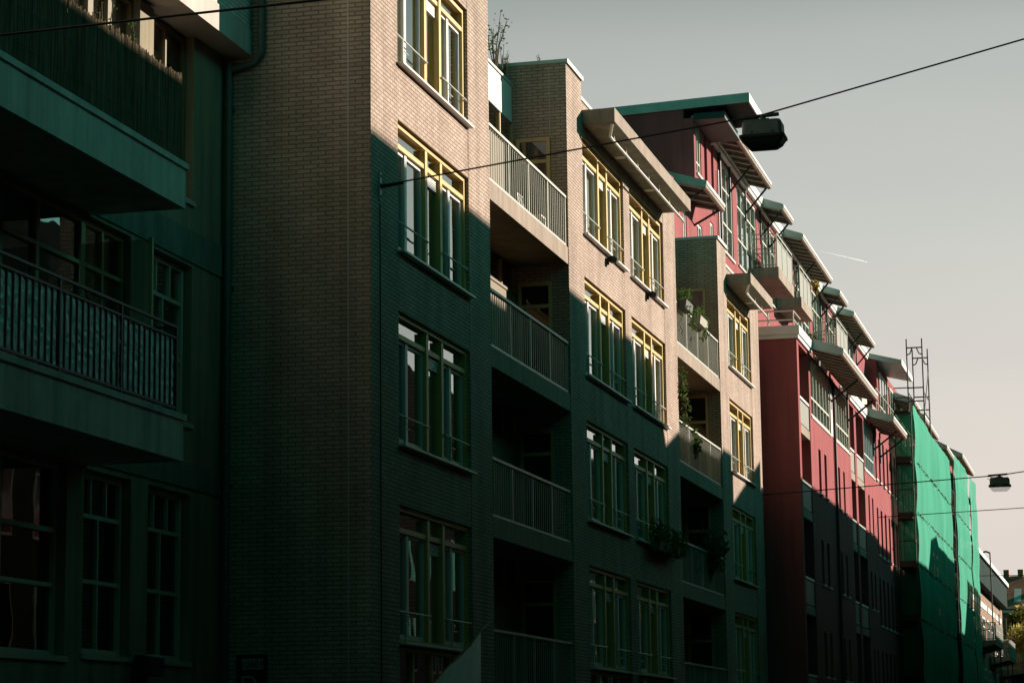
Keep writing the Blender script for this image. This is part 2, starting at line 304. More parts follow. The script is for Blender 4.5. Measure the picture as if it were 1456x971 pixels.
# ------------------------------------------------------------------ generic window
def grid_window(parent,x0,x1,z0,z1,y,vb=(),hb=(),fr=.06,dep=.09,mf=None,mg=None,sill=None,segs=None,pane_y=None,name='window'):
    """frame with vertical bars (x), horizontal bars (z, xa, xb) -> window > pane, sill"""
    mf=mf or M['cream']; mg=mg or M['glass']
    b=MB()
    b.box(x0,x0+fr,y,y+dep,z0,z1); b.box(x1-fr,x1,y,y+dep,z0,z1)
    b.box(x0+fr,x1-fr,y+.002,y+dep-.002,z0,z0+fr); b.box(x0+fr,x1-fr,y+.002,y+dep-.002,z1-fr,z1)
    for q in vb:
        x,za,zb,wd=q if isinstance(q,tuple) else (q,z0+fr,z1-fr,.045)
        b.box(x-wd/2,x+wd/2,y+.004,y+dep-.004,za,zb)
    for q in hb:
        z,wd=q if isinstance(q,tuple) else (q,.05)
        b.box(x0+fr,x1-fr,y+.007,y+dep-.007,z-wd/2,z+wd/2)
    o=b.build(name,mf,parent)
    yy=pane_y or y+dep*.6
    MB().add([(x0+.01,yy,z0+.01),(x1-.01,yy,z0+.01),(x1-.01,yy,z1-.01),(x0+.01,yy,z1-.01)],[(0,1,2,3)]).build('pane',mg,o)
    if sill: MB().box(x0-.04,x1+.04,y-sill,y+.02,z0-.07,z0-.003).build('sill',M['alu'],o)
    return o
def curtain_mesh(x0,x1,z0,z1,y,amp=.04,wl=.16):
    n=max(8,int((x1-x0)/wl*8)); b=MB(); vs=[];ph=random.random()*6
    for i in range(n+1):
        x=x0+(x1-x0)*i/n; yy=y+amp*math.sin(2*math.pi*x/wl+ph)+amp*.5*math.sin(2*math.pi*x/wl*.37+ph)
        vs+=[(x,yy,z0),(x,yy*1.0,z1)]
    b.add(vs,[(2*i,2*i+2,2*i+3,2*i+1) for i in range(n)],True)
    return b
def railing(parent,x0,x1,y,z,h=1.0,step=.15,npost=4,mt=None,name='railing',pr=.022):
    mt=mt or M['rail']; b=MB()
    b.box(x0,x1,y-.035,y+.035,z+h-.045,z+h)
    b.box(x0,x1,y-.022,y+.022,z+.02,z+.06)
    for i in range(npost+1):
        x=x0+.02+(x1-x0-.04)*i/npost; b.box(x-pr,x+pr,y-.02,y+.02,z-.1,z+h-.046)
    n=int((x1-x0)/step)
    for i in range(1,n):
        x=x0+(x1-x0)*i/n; b.box(x-.008,x+.008,y-.006,y+.006,z+.061,z+h-.046)
    return b.build(name,mt,parent)

# ================================================================== A: brown brick building
A=empty('brick_building',(51,11,0),'long brown brick apartment building with ochre window frames and stacked recessed balconies','building')
FZ=[3.085,5.90,8.735,11.545]      # window sill heights
BF=[2.50,5.32,8.15,10.98]         # balcony floors
b=MB()
D1=10.006
b.box(32.05,33.37,10,15.2,0,15.4)
b.box(37.35,38.70,10,13.6,0,15.4)
b.box(44.68,46.05,10,13.6,0,14.62)
b.box(54.70,56.25,10,13.6,0,14.62)
b.box(62.50,63.95,10,13.6,0,14.72)
b.box(68.10,69.70,10,13.6,0,14.05)
def spandrels(x0,x1,ztop,first=True):
    zs=[(0,.45)]+[(FZ[i]+1.945,FZ[i+1]-.0) for i in range(3)]+[(FZ[3]+1.96,ztop)]
    for za,zb in zs: b.box(x0,x1,D1,10.32,za,zb)
spandrels(33.37,37.35,15.4)
spandrels(46.05,50.10,13.74); spandrels(50.75,54.70,13.74); b.box(50.10,50.75,D1-.004,10.4,0,13.74)
spandrels(63.95,68.10,13.74)
b.box(46.05,54.70,10.12,10.5,13.741,14.36); b.box(63.95,68.10,10.12,10.5,13.741,14.36)
# tower flank between roofs, and the recessed upper terrace wall
b.box(38.701,44.679,13.0,13.5,14.0,14.3)
wall=b.build('wall',M['brick'],A)
# interiors: floors and back wall keep the rooms dark
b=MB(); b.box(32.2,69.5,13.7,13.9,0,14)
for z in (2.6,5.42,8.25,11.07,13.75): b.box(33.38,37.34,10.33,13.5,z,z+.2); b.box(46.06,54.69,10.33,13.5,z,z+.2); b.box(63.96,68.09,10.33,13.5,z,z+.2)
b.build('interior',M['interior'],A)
# copings
for x0,x1,z in ((44.68,46.05,14.62),(54.70,56.25,14.62),(62.50,63.95,14.72)):
    MB().box(x0-.03,x1+.02,9.97,13.6,z+.001,z+.07).build('coping',M['zinc'],A)
    MB().box(x0-.032,x1+.02,9.955,9.969,z-.01,z+.075).build('coping_trim',M['white'],A)
for q in ((46.07,54.69,10.09,10.5,14.361,14.43),(63.97,68.09,10.09,10.5,14.361,14.43),(32.02,38.75,9.93,13.65,15.401,15.5)): MB().box(*q).build('coping',M['alu'],A)
for q in ((32.045,32.051,10.33,10.345,0,15.3),(44.675,44.681,10.33,10.342,2.5,14.5),(62.495,62.501,10.45,10.462,2.5,14.5)): MB().box(*q).build('joint_strip',M['rail'],A)
# roof slab
for q in ((46.06,54.69,10.51,16,13.9,14.1),(56.26,69.6,11.8,16,13.9,14.0)): MB().box(*q).build('roof',M['zinc'],A)

def window_A(x0,x1,z0,first):
    h=1.95; z1=z0+h; y=10.06; dep=.15; w_=x1-x0
    m1,m2=x0+w_*.418,x0+w_*.628; zt=z0+1.60
    L0=Vector(((x0+x1)/2,10.1,z0))-A.location
    b=MB()
    b.box(x0,x0+.09,y,y+dep,z0,z1); b.box(x1-.10,x1,y,y+dep,z0,z1)
    b.box(x0+.09,x1-.10,y+.002,y+dep,z1-.075,z1); b.box(x0+.09,x1-.10,y+.002,y+dep,z0,z0+.05)
    for m in (m1,m2): b.box(m-.06,m+.06,y-.012,y+dep,z0+.05,z1-.10)
    b.box(x0+.09,x1-.10,y+.006,y+dep-.006,zt-.036,zt+.036)
    fr=b.build('window',M['wood'],A,L0)
    # white sashes in the two wide lights
    for xa,xb in ((x0+.091,m1-.061),(m2+.061,x1-.101)):
        s=MB(); ys,ye=y+.05,y+.10; za,zb=z0+.052,zt-.037; t=.05; xm=xa+(xb-xa)*.40
        for xx in (xa,xm-.055,xm+.005,xb-t): s.box(xx,xx+t,ys-(.02 if xa<xx<xb-t else 0),ye,za,zb)
        for p,q in ((xa+t,xm-.056),(xm+.056,xb-t)):
            s.box(p,q,ys+.002,ye-.002,za,za+.07); s.box(p,q,ys+.002,ye-.002,zb-t,zb)
        s.build('sash',M['white'],fr)
    s=MB(); xa,xb=m1+.062,m2-.062; ys=y+.045
    for i in range(5): s.box(xa,xb,ys,ys+.04,zt-.055-.035*(i+1),zt-.055-.035*i-.012)
    s.box(xa,xa+.035,ys,ys+.04,z0+.052,zt-.22); s.build('vent_grille',M['white'],fr)
    yy=y+.082
    MB().add([(x0+.02,yy,z0+.02),(x1-.02,yy,z0+.02),(x1-.02,yy,z1-.02),(x0+.02,yy,z1-.02)],[(0,1,2,3)]).build('pane',M['glass'],fr)
    MB().box(x0-.02,x1+.02,9.90,10.09,z0-.036,z0-.004).build('sill',M['white'],fr)
    for xa,xb in ((x0+.02,m1+.0),(m2+.0,x1-.03)):
        g=MB(); zr=z0+.43; yr=10.02
        g.tube([(xa,yr,zr),(xb,yr,zr)],.014); g.tube([(xa+.3,yr,zr-.16),(xa+.62,yr,zr-.16)],.009)
        g.tube([(xa+.32,yr,zr),(xa+.32,yr,z0+.0)],.011)
        for xx in (xa+.02,xb-.02): g.tube([(xx,yr,zr),(xx,10.10,zr)],.012)
        g.build('guard_rail',M['rail'],fr)
    return fr
proto=None; wins=[]
for x0,x1 in ((33.37,37.35),(46.05,50.10),(50.75,54.70),(63.95,68.10)):
    base=None
    for i,z in enumerate(FZ):
        if base is None: base=window_A(x0,x1,z,True); o=base
        else: o=copy_tree(base,A,(0,0,z-FZ[0]))
        wins.append((o,x0,x1,z))
# curtains (sub-parts), each window its own arrangement
for k,(o,x0,x1,z) in enumerate(wins):
    w_=x1-x0; n=random.choice([1,1,2,2,3]); opts=[(.06,.32),(.40,.62),(.66,.95),(.03,.18),(.80,.97),(.66,.80)]
    random.shuffle(opts)
    if z>11 or (z>8 and x0<50): opts=[(.03,.40),(.42,.62),(.65,.97)]; n=3 if z>11 else 2
    for a,c in opts[:n]:
        curtain_mesh(x0+w_*a,x0+w_*c,z+.02,z+1.92,10.33,.03,.14).build('curtain',M['curtain'],o)
# ledge and ground-floor glazing under the first-floor windows
for x0,x1 in ((33.37,37.35),(46.05,50.10),(50.75,54.70),(63.95,68.10)):
    o=grid_window(A,x0,x1,.46,3.02,10.09,vb=[(x0+(x1-x0)*t,.52,2.96,.08) for t in (.25,.5,.75)],mf=M['wood'],mg=M['darkglass'],name='shop_window')
# balconies
def balcony_A(x0,x1,z):
    L0=Vector(((x0+x1)/2,10.5,z))-A.location
    s=MB().box(x0+.002,x1-.002,10.012,11.04,z-.33,z).build('balcony',M['concrete2'],A,L0)
    railing(s,x0+.03,x1-.03,10.06,z,1.0)
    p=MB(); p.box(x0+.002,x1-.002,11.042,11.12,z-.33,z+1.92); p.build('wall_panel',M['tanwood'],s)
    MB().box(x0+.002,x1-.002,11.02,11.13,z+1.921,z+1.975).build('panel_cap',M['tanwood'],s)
    nb=6
    for i in range(nb+1):
        x=x0+.03+(x1-x0-.06)*i/nb; MB().box(x-.03,x+.03,11.06,11.12,z+1.976,z+2.47).build('window_post',M['oak'],s)
    MB().add([(x0,11.1,z+1.97),(x1,11.1,z+1.97),(x1,11.1,z+2.5),(x0,11.1,z+2.5)],[(0,1,2,3)]).build('pane',M['darkglass'],s)
    d=MB(); X=x1; ya,yb=10.33,11.0; zt=z+(2.18 if x0<50 else 2.42)   # door in the side wall
    d.box(X-.035,X-.001,ya,ya+.07,z,zt); d.box(X-.035,X-.001,yb-.07,yb,z,zt); d.box(X-.036,X-.001,ya+.07,yb-.07,zt-.07,zt); d.box(X-.03,X-.001,ya+.07,yb-.07,z+1.68,z+1.75)
    d=d.build('door',M['oak'],s)
    MB().box(X-.012,X-.002,ya+.07,yb-.07,z+.02,zt-.07).build('door_pane',M['dglass'],d)
    return s
m_,nt_,b_=mat('door_glass'); b_.inputs['Base Color'].default_value=(.012,.016,.014,1); b_.inputs['Roughness'].default_value=.06; M['dglass']=m_
balc=[]
for x0,x1 in ((38.70,44.68),(56.25,62.50)):
    base=None
    for z in BF:
        if base is None: base=balcony_A(x0,x1,z); o=base
        else: o=copy_tree(base,A,(0,0,z-BF[0]))
        balc.append(o)
# fascia roof edge over the top balcony bay, with gutter lines
b=MB(); b.box(38.71,44.67,11.08,11.2,13.50,14.22); b.build('roof_fascia',M['white'],A)
b=MB(); b.box(38.71,44.67,11.05,11.2,14.221,14.27); b.box(38.71,44.67,11.201,13.6,14.1,14.22); b.build('roof_edge',M['alu'],A)
# second bay: dark brick lintel wall, no fascia - set-back parapet
b=MB(); b.box(56.26,62.49,11.3,11.5,13.46,14.0); b.build('parapet',M['brick'],A)
# concrete canopies with rain pipes under them
for x0,x1 in ((46.08,54.72),(63.97,68.12)):
    L0=Vector(((x0+x1)/2,9.7,13.8))-A.location
    c=MB().box(x0,x1,9.355,10.115,13.755,14.03).build('canopy',M['concrete'],A,L0)
    MB().box(x0+.0,x1,9.34,9.3545,13.75,14.035).build('canopy_fascia',M['concrete2'],c)
    p=MB(); yp=9.54; zp=13.57
    p.tube([(x0+.14,9.42,13.75),(x0+.16,9.43,13.70),(x0+.5,yp,zp+.01),(x0+.8,yp,zp),(x1+.05,yp,zp),(x1+.12,yp,zp-.03)],.028)
    n=int((x1-x0)/1.25)
    for i in range(n+1):
        x=x0+.9+i*1.22
        if x<x1: p.tube([(x,yp,zp),(x,yp,13.755)],.012); p.tube([(x+.02,yp,zp),(x-.05,yp,zp)],.036)
    p.build('rain_pipe',M['white'],c)
    MB().box(x0+2.9,x0+3.1,9.75,9.95,13.745,13.754).build('soffit_light',M['white'],c)
    if x1-x0>6: MB().box(x0+6.1,x0+6.3,9.75,9.95,13.745,13.754).build('soffit_light',M['white'],c)
# drain pipes on the return wall
b=MB(); b.tube([(31.98,11.62,15.3),(31.98,11.62,11.42),(31.98,11.72,11.28),(31.98,12.08,11.2)],.055)
b.tube([(31.97,12.1,11.3),(31.97,12.1,0)],.055)
for z in (2.4,5.2,8,10.6): b.box(31.96,32.05,12.03,12.17,z,z+.05)
b.build('drain_pipe',M['pipe'],A)
b=MB(); b.tube([(32.43,9.985,9.2),(32.43,9.985,0)],.009,6); b.build('wall_cable',M['black'],A)

# ================================================================== B: plaster building at the left
B=empty('plaster_building',(24,12.5,0),'grey green plaster apartment building with two projecting balconies','building')
YB=12.2
b=MB()
XL=10
wz={'f1':(2.77,5.0),'f2':(5.95,8.13),'f3':(9.02,11.36)}
# pier strips between window columns and bands between storeys
b.box(30.87,32.045,YB,12.6,0,11.4)
for za,zb in ((0,2.70),(5.0,5.95),(8.13,9.02)): b.box(XL,30.87,YB,12.6,za,zb)
b.box(28.85,29.42,YB,12.6,2.70,5.0); b.box(26.91,27.41,YB,12.6,2.70,5.0); b.box(XL,22.4,YB,12.6,2.70,5.0)
b.box(28.75,29.42,YB,12.6,5.95,8.13); b.box(XL,17,YB,12.6,5.95,8.13); b.box(28.95,29.42,YB,12.6,9.02,11.36); b.box(XL,17,YB,12.6,9.02,11.36)
for xc in (21.0,24.6): b.box(xc,xc+.45,YB,12.6,5.95,8.13)
b.build('wall',M['plaster'],B)
b=MB(); b.box(XL,32.04,YB-.025,YB-.001,8.18,8.62); b.box(XL,32.04,YB-.025,YB-.001,5.08,5.42); b.build('band',M['plasterband'],B)
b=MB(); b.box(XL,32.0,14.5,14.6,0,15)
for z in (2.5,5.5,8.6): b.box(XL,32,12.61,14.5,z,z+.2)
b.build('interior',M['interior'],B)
# upper overhang: brick whitened to bounce light onto the return wall, concrete edge band
b=MB(); b.box(XL,32.04,11.8,14.6,11.78,15.8); b.build('upper_wall',M['bouncebrick'],B)
b=MB(); b.box(XL,32.04,11.775,14.6,11.401,11.779); b.build('overhang_slab',M['upperwhite'],B)
# windows
WBm=M['cream']
def bw_(x0,x1,z0,z1,kind):
    h=z1-z0; w_=x1-x0; y=YB+.12
    vb=[(x0+w_*t,z0+h*.76,z1-.06,.035) for t in (.34,.67)]+[(x0+w_*.5,z0+.06,z0+h*.76,.04)]
    return grid_window(B,x0,x1,z0,z1,y,vb=vb,hb=[(z0+h*.76,.05),(z0+h*.40,.05)],fr=.07,mf=WBm,mg=M['darkglass'] if z0<3 else None,sill=.16)
bw_(27.42,28.84,2.77,4.99,0); bw_(29.43,30.86,2.77,4.99,0); 
bw_(29.43,30.86,5.96,8.12,0)
grid_window(B,22.42,26.90,2.72,4.99,YB+.12,mg=M['darkglass'],vb=[(23.9,2.8,4.9,.06),(25.4,2.8,4.9,.06)],hb=[(4.2,.06),(3.55,.05)],mf=WBm,sill=.16)
grid_window(B,29.43,30.86,9.04,11.35,YB+.12,vb=[(30.15,9.1,11.3,.05)],hb=[(10.5,.06),(9.75,.05)],mf=M['tanwood'],sill=.16)
# balcony fronts: window walls with doors
o=grid_window(B,25.06,28.74,5.96,8.12,YB+.1,vb=[(26.2,6.0,8.1,.09),(27.5,6.0,8.1,.12),(28.1,6.0,8.1,.06)],hb=[(7.55,.05)],mf=M['oak'])
o=grid_window(B,17.02,20.98,5.96,8.12,YB+.1,vb=[(18.3,6.0,8.1,.09),(19.7,6.0,8.1,.12)],hb=[(7.55,.05)],mf=M['oak'])
o=grid_window(B,21.47,24.58,5.96,8.12,YB+.1,vb=[(22.6,6.0,8.1,.09),(23.6,6.0,8.1,.06)],hb=[(7.55,.05)],mf=M['oak'])
vb=[(x,9.1,11.3,w2) for x,w2 in ((18.6,.1),(20.2,.1),(21.8,.1),(23.5,.14),(25.0,.12),(26.3,.10),(27.6,.16),(28.2,.12))]
o=grid_window(B,17.02,28.94,9.04,11.35,YB+.1,vb=vb,hb=[(10.56,.07)],mf=M['tanwood'],dep=.12)
for xa,xb,mm in ((25.1,26.2,'curtain2'),(26.4,27.3,'curtain'),(28.3,28.9,'curtain'),(22,23.4,'curtain'),(23.6,24.9,'curtain')):
    curtain_mesh(xa,xb,9.1,11.3,12.5,.03).build('curtain',M[mm],o)
MB().box(17.0,28.95,YB+.04,YB+.1,10.52,10.60).build('sill_rail',M['white'],o)
# balconies
for zt,zb in ((8.64,8.15),(5.53,5.04)):
    L0=Vector((22,11.5,zb))-B.location
    s=MB().box(14,27.5,10.96,YB-.03,zb,zt).build('balcony',M['slab'],B,L0)
    MB().box(14,27.54,10.93,11.2,zt+.001,zt+.075).build('balcony_coping',M['slab'],s)
    r=MB(); y=11.05; z=zt+.14; top=zt+1.16
    r.box(14,27.46,y-.02,y+.02,top-.03,top); r.box(14,27.46,y-.015,y+.015,top-.16,top-.135); r.box(14,27.46,y-.015,y+.015,z,z+.03)
    x=14.0
    while x<27.46: r.box(x-.008,x+.008,y-.012,y+.012,z+.031,top-.161); x+=.16
    x=14.0
    while x<27.47: r.box(x-.018,x+.018,y-.018,y+.018,zt+.02,top-.031); x+=1.6825
    r.box(27.43,27.46,y+.03,YB-.03,top-.03,top); r.box(27.43,27.46,y+.03,YB-.03,z,z+.03)
    x=y+.15
    while x<YB-.05: r.box(27.437,27.453,x-.008,x+.008,z+.031,top-.031); x+=.13
    r.build('railing',M['darkmetal'],s)
# frosted divider on the lower balcony
b=MB(); b.box(27.05,27.08,11.25,12.15,5.62,7.7); b.build('divider',M['glass'],B)
MB().box(27.04,27.09,11.2,11.249,5.62,7.72).build('divider_post',M['oak'],B)

# reed screen: many thin uneven reeds
b=MB()
for yb_ in (10.992,11.008):
    x=14.0
    while x<27.44:
        h=9.79+random.gauss(0,.026)+.015*math.sin(x*3); w2=random.choice([.003,.004,.005,.007]); yy=yb_+random.uniform(-.008,.008); lean=random.gauss(0,.010)
        b.add([(x-w2,yy,8.74),(x+w2,yy-.004,8.74),(x+w2*.3,yy+.008,8.74),(x-w2+lean,yy,h),(x+w2+lean,yy-.004,h),(x+w2*.3+lean,yy+.008,h)],[(0,1,4,3),(1,2,5,4),(2,0,3,5),(3,4,5)])
        x+=random.uniform(.008,.016)
o=b.build('reed_screen',M['reed']); tag(o,'dark reed screen with ragged top tied along the upper left balcony railing','screen')
b=MB()
for z in (8.95,9.35,9.68): b.tube([(14,10.975,z),(20,10.974,z-.01),(27.45,10.975,z)],.003,5)
b.build('binding_wire',M['darkmetal'],o)
# crinkled foil sheet behind the lower railing
b=MB(); nx,nz=500,16; vs=[]; jit=[[random.gauss(0,1) for _ in range(nz+1)] for _ in range(nx+1)]
for i in range(nx+1):
    for j in range(nz+1):
        x=14.05+13.35*i/nx; z=5.70+.82*j/nz; ph=(x-14)/.16; bulge=abs(math.sin(math.pi*ph))**.6
        vs.append((x,11.09-.034*bulge+.0075*jit[i//2][j]*bulge,z+.010*math.sin(x*2.1)+.012*jit[(i//3*7)%nx][j]))
b.add(vs,[(i*(nz+1)+j,(i+1)*(nz+1)+j,(i+1)*(nz+1)+j+1,i*(nz+1)+j+1) for i in range(nx) for j in range(nz)],False)
o=b.build('foil_screen',M['foil']); tag(o,'crinkled silvery sheet bulging behind the lower left balcony bars','screen')

# ================================================================== C: red stucco building
C=empty('red_building',(82,11,0),'red stucco terrace building with stepped white framed windows and tilted slatted canopies','building')
YF=9.02; YU=11.2; X0=70.65; XE=92.6
def kx(x): return X0+(x-69.75)*1.0135     # measured on y 8.9, carried to the real front plane
b=MB()
# lower block: side wall, piers, bands, leaving loggias / windows open
lg=[(70.15,72.35),(83.25,84.65),(85.25,87.65)]     # loggias
bands=[(72.75,77.6),(79.0,83.1),(87.85,91.4)]      # wide window bands z 11.4-13.05
nar=[(74.15,74.75),(75.6,76.2),(79.3,79.85),(80.75,81.25),(88.7,89.2),(90.0,90.5)]
lvl=[9.2,6.4,3.6]
xs=sorted(set([69.75,XE-0.9]+[q for p in lg+bands+nar for q in p]))
def zint(x0,x1):
    xm=(x0+x1)/2; out=[(0,13.3)]
    def cut(za,zb):
        nonlocal out
        o2=[]
        for p,q in out:
            if zb<=p or za>=q: o2.append((p,q)); continue
            if za>p: o2.append((p,za))
            if zb<q: o2.append((zb,q))
        out=o2
    for p,q in lg:
        if p<=xm<=q: cut(.3,13.2)
    for p,q in bands:
        if p<=xm<=q: cut(11.40,13.29)
    for p,q in nar:
        if p<=xm<=q:
            for l in lvl: cut(l,l+1.36)
    return out
for xa,xb in zip(xs[:-1],xs[1:]):
    for za,zb in zint(xa,xb): b.box(kx(xa),kx(xb),YF,YF+.3,za,zb)
b.box(X0,X0+.3,YF+.301,14,0,13.3)                          # side wall facing the brown building
wl=b.build('wall',M['stucco'],C)
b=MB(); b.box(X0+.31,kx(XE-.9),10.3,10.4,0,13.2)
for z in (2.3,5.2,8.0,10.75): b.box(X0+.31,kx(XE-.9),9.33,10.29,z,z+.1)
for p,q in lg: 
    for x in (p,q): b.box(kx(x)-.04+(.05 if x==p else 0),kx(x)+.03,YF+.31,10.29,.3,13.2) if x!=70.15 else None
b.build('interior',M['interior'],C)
b=MB(); b.box(X0-.05,kx(72.65),YF-.06,14,13.301,13.42); b.box(X0-.08,kx(72.65),YF-.1,14,13.421,13.68); b.build('roof_edge',M['white'],C)
b=MB(); b.box(kx(83.2),kx(88.6),YF-.06,10.4,13.301,13.42); b.box(kx(83.2),kx(88.6),YF-.1,10.4,13.421,13.68); b.build('roof_edge',M['white'],C)
for i,(p,q) in enumerate(bands):
    grid_window(C,kx(p)+.01,kx(q)-.01,11.41,13.28,YF+.02,vb=[kx(p)+(kx(q)-kx(p))*t for t in (.17,.33,.5,.67,.83)],hb=[(12.0,.06)],fr=.09,mf=M['cream'] if i<2 else M['zinc'],sill=.05)
for j,(p,q) in enumerate(nar):
    for l in lvl:
        grid_window(C,kx(p)+.005,kx(q)-.005,l+.005,l+1.355,YF+.16,fr=.04,dep=.06,mf=M['stucco'],mg=M['darkglass'],name='narrow_window_or_shade_slot')
        MB().box(kx(p)-.03,kx(q)+.03,YF-.07,YF-.002,l-.06,l-.01).build('sill',M['white'],C)
for p,q in lg:
    for z in (10.85,8.38,5.57,2.75):
        L0=Vector((kx((p+q)/2),YF+.2,z))-C.location
        s=MB().box(kx(p)+.01,kx(q)-.04,YF+.015,10.28,z-.26,z).build('loggia',M['concrete2'],C,L0)
        MB().box(kx(p)+.02,kx(q)-.05,YF+.03,YF+.06,z+.04,z+.72).build('parapet_panel',M['railpanel'],s)
        MB().box(kx(p)+.02,kx(q)-.05,YF+.01,YF+.08,z+.76,z+.83).build('handrail',M['white'],s)
        if z>8: MB().box(kx(p)+1.0 if q-p>2 else kx(p)+.7,kx(q)-.06,9.6,9.66,z,13.15 if z>10 else z+2.2).build('divider',M['plaster'],s)
# white posts and down pipes at the window bands
b=MB(); x=kx(78.25)
b.tube([(x,YF-.06,13.2),(x,YF-.06,0)],.05); b.build('downpipe',M['darkmetal'],C)
b=MB(); b.box(kx(77.62),kx(78.1),YF-.02,YF+.1,11.38,13.1); b.box(kx(78.4),kx(78.98),YF+.01,YF+.1,11.38,13.1); b.build('window_post',M['white'],C)

def canopy(parent,x0,x1,yr,zr,yf,zf,t=.20,brace=True):
    L0=Vector(((x0+x1)/2,(yr+yf)/2,zr))-parent.location
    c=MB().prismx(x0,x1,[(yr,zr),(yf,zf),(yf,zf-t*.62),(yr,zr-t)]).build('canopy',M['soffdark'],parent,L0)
    for xa in (x0-.022,x1+.002): MB().prismx(xa,xa+.02,[(yr,zr+.03),(yf-.02,zf+.03),(yf-.02,zf-t*.62-.03),(yr,zr-t-.04)]).build('end_board',M['zinc'],c)
    MB().prismx(x0-.02,x1+.02,[(yr,zr+.031),(yr,zr+.045),(yf,zf+.045),(yf,zf+.031)]).build('roof_sheet',M['zinc'],c)
    s=MB(); n=max(3,int((x1-x0)/.72)); L_=math.hypot(yr-yf,zr-zf)
    for i in range(n):
        x=x0+.08+(x1-x0-.16)*i/(n-1)
        s.add([(x-.04,yf+.09,zf-t*.62-.001),(x+.04,yf+.09,zf-t*.62-.001),(x+.04,yr-.03,zr-t-.001),(x-.04,yr-.03,zr-t-.001),
               (x-.04,yf+.09,zf-t*.62-.045),(x+.04,yf+.09,zf-t*.62-.045),(x+.04,yr-.03,zr-t-.055),(x-.04,yr-.03,zr-t-.055)],
              [(0,1,2,3),(4,7,6,5),(0,4,5,1),(1,5,6,2),(2,6,7,3),(3,7,4,0)])
    s.build('soffit_slats',M['soffit'],c)
    f=MB().box(x0+.0,x1,yf-.03,yf-.001,zf-t*.62-.03,zf+.012); f.box(x0,x1,yf-.001,yf+.07,zf-t*.62-.05,zf-t*.62-.002); f.build('fascia',M['concrete2'],c)
    MB().box(x0-.01,x1+.01,yf-.05,yf-.031,zf-.06,zf+.025).build('edge_trim',M['white'],c)
    if brace:
        for x in ([x0+.25,x1-.25] if x1-x0<4 else [x0+(x1-x0)*.5, x1-.2]):
            bb=MB(); bb.tube([(x,yr-.02,zr-1.25),(x,yf+.1,zf-t*.62-.05)],.035)
            bb.tube([(x,yr-.02,zr-1.5),(x,yr-.02,zr-.3)],.035)
            bb.build('brace',M['darkmetal'],c)
    return c
canopy(C,kx(72.65),kx(82.9),YF+.01,13.75,8.02,13.38,.26)
canopy(C,kx(88.65),kx(94),YF+.01,13.75,8.02,13.38,.26)
# upper storeys, set back
b=MB()
up0,up1=62.7,112.5
upwin6=[(66.75,67.6,17.55,19.2),(71.3,73.3,16.2,18.95),(74.2,78.3,16.3,18.95),(79.2,82.7,16.3,18.9),(83.4,86.8,16.7,18.9),(87.5,91.9,16.3,18.9),(92.7,96.2,16.3,18.9),(96.9,100.5,16.7,18.9),(101.2,107.6,16.3,18.9)]
slots6=[(68.15,68.65,16.9,19.2),(69.35,69.8,16.9,19.2)]  # dark glazed slots standing in for shadowed recess strips
low5=[(64.3,64.9,14.6,16.4),(66.6,67.5,14.9,16.1),(68.9,69.5,15.2,16.6)]
ups=upwin6+slots6+low5
xs=sorted(set([up0,66.45,up1]+[q for u in ups for q in u[:2]]))
for xa,xb in zip(xs[:-1],xs[1:]):
    xm=(xa+xb)/2; top=19.05 if xm>66.45 else 16.55
    out=[(13.2,top)]
    for p,q,za,zb in ups:
        if p<=xm<=q:
            o2=[]
            for s,e in out:
                if zb<=s or za>=e: o2.append((s,e)); continue
                if za>s: o2.append((s,za))
                if zb<e: o2.append((zb,e))
            out=o2
    for s,e in out: b.box(xa,xb,YU,YU+.3,s,e)
b.box(66.45,66.75,YU+.301,15.5,16.4,19.4); b.box(up0,up0+.3,YU+.301,15.5,14,16.5)
b.build('upper_wall',M['stucco'],C)
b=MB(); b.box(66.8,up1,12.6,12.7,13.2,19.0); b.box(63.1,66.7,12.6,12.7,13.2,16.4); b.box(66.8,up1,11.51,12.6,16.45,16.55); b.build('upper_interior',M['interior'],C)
for p,q,za,zb in upwin6:
    n=2 if q-p<2.2 else 4
    grid_window(C,p+.005,q-.005,za+.005,zb-.005,YU+.03,vb=[p+(q-p)*t/n for t in range(1,n)],hb=[(za+(zb-za)*.33,.05),(za+(zb-za)*.72,.05)] if zb-za>2 else [(za+.35,.05)],fr=.08,mf=M['cream'],sill=.08)
for p,q,za,zb in low5:
    grid_window(C,p+.005,q-.005,za+.005,zb-.005,YU+.03,vb=[(p+q)/2],hb=[(za+.45,.05)],fr=.07,mf=M['white'],sill=.1)
for p,q,za,zb in slots6:
    grid_window(C,p+.005,q-.005,za+.005,zb-.005,YU+.2,fr=.05,dep=.06,mf=M['stucco'],mg=M['darkglass'],name='narrow_window_or_shade_slot')
b=MB(); x=70.55; b.tube([(x,YU-.06,19.0),(x,YU-.06,13.9)],.05); b.build('downpipe',M['darkmetal'],C)
b=MB(); x=70.25; b.tube([(x,YU-.05,18.4),(x,YU-.05,13.9)],.03); b.build('downpipe',M['white'],C)
b=MB(); b.box(69.3,up1,YU-.12,YU+.4,19.051,19.18); b.box(69.3,up1,YU-.16,YU+.4,19.181,19.42); b.build('roof_edge',M['white'],C)
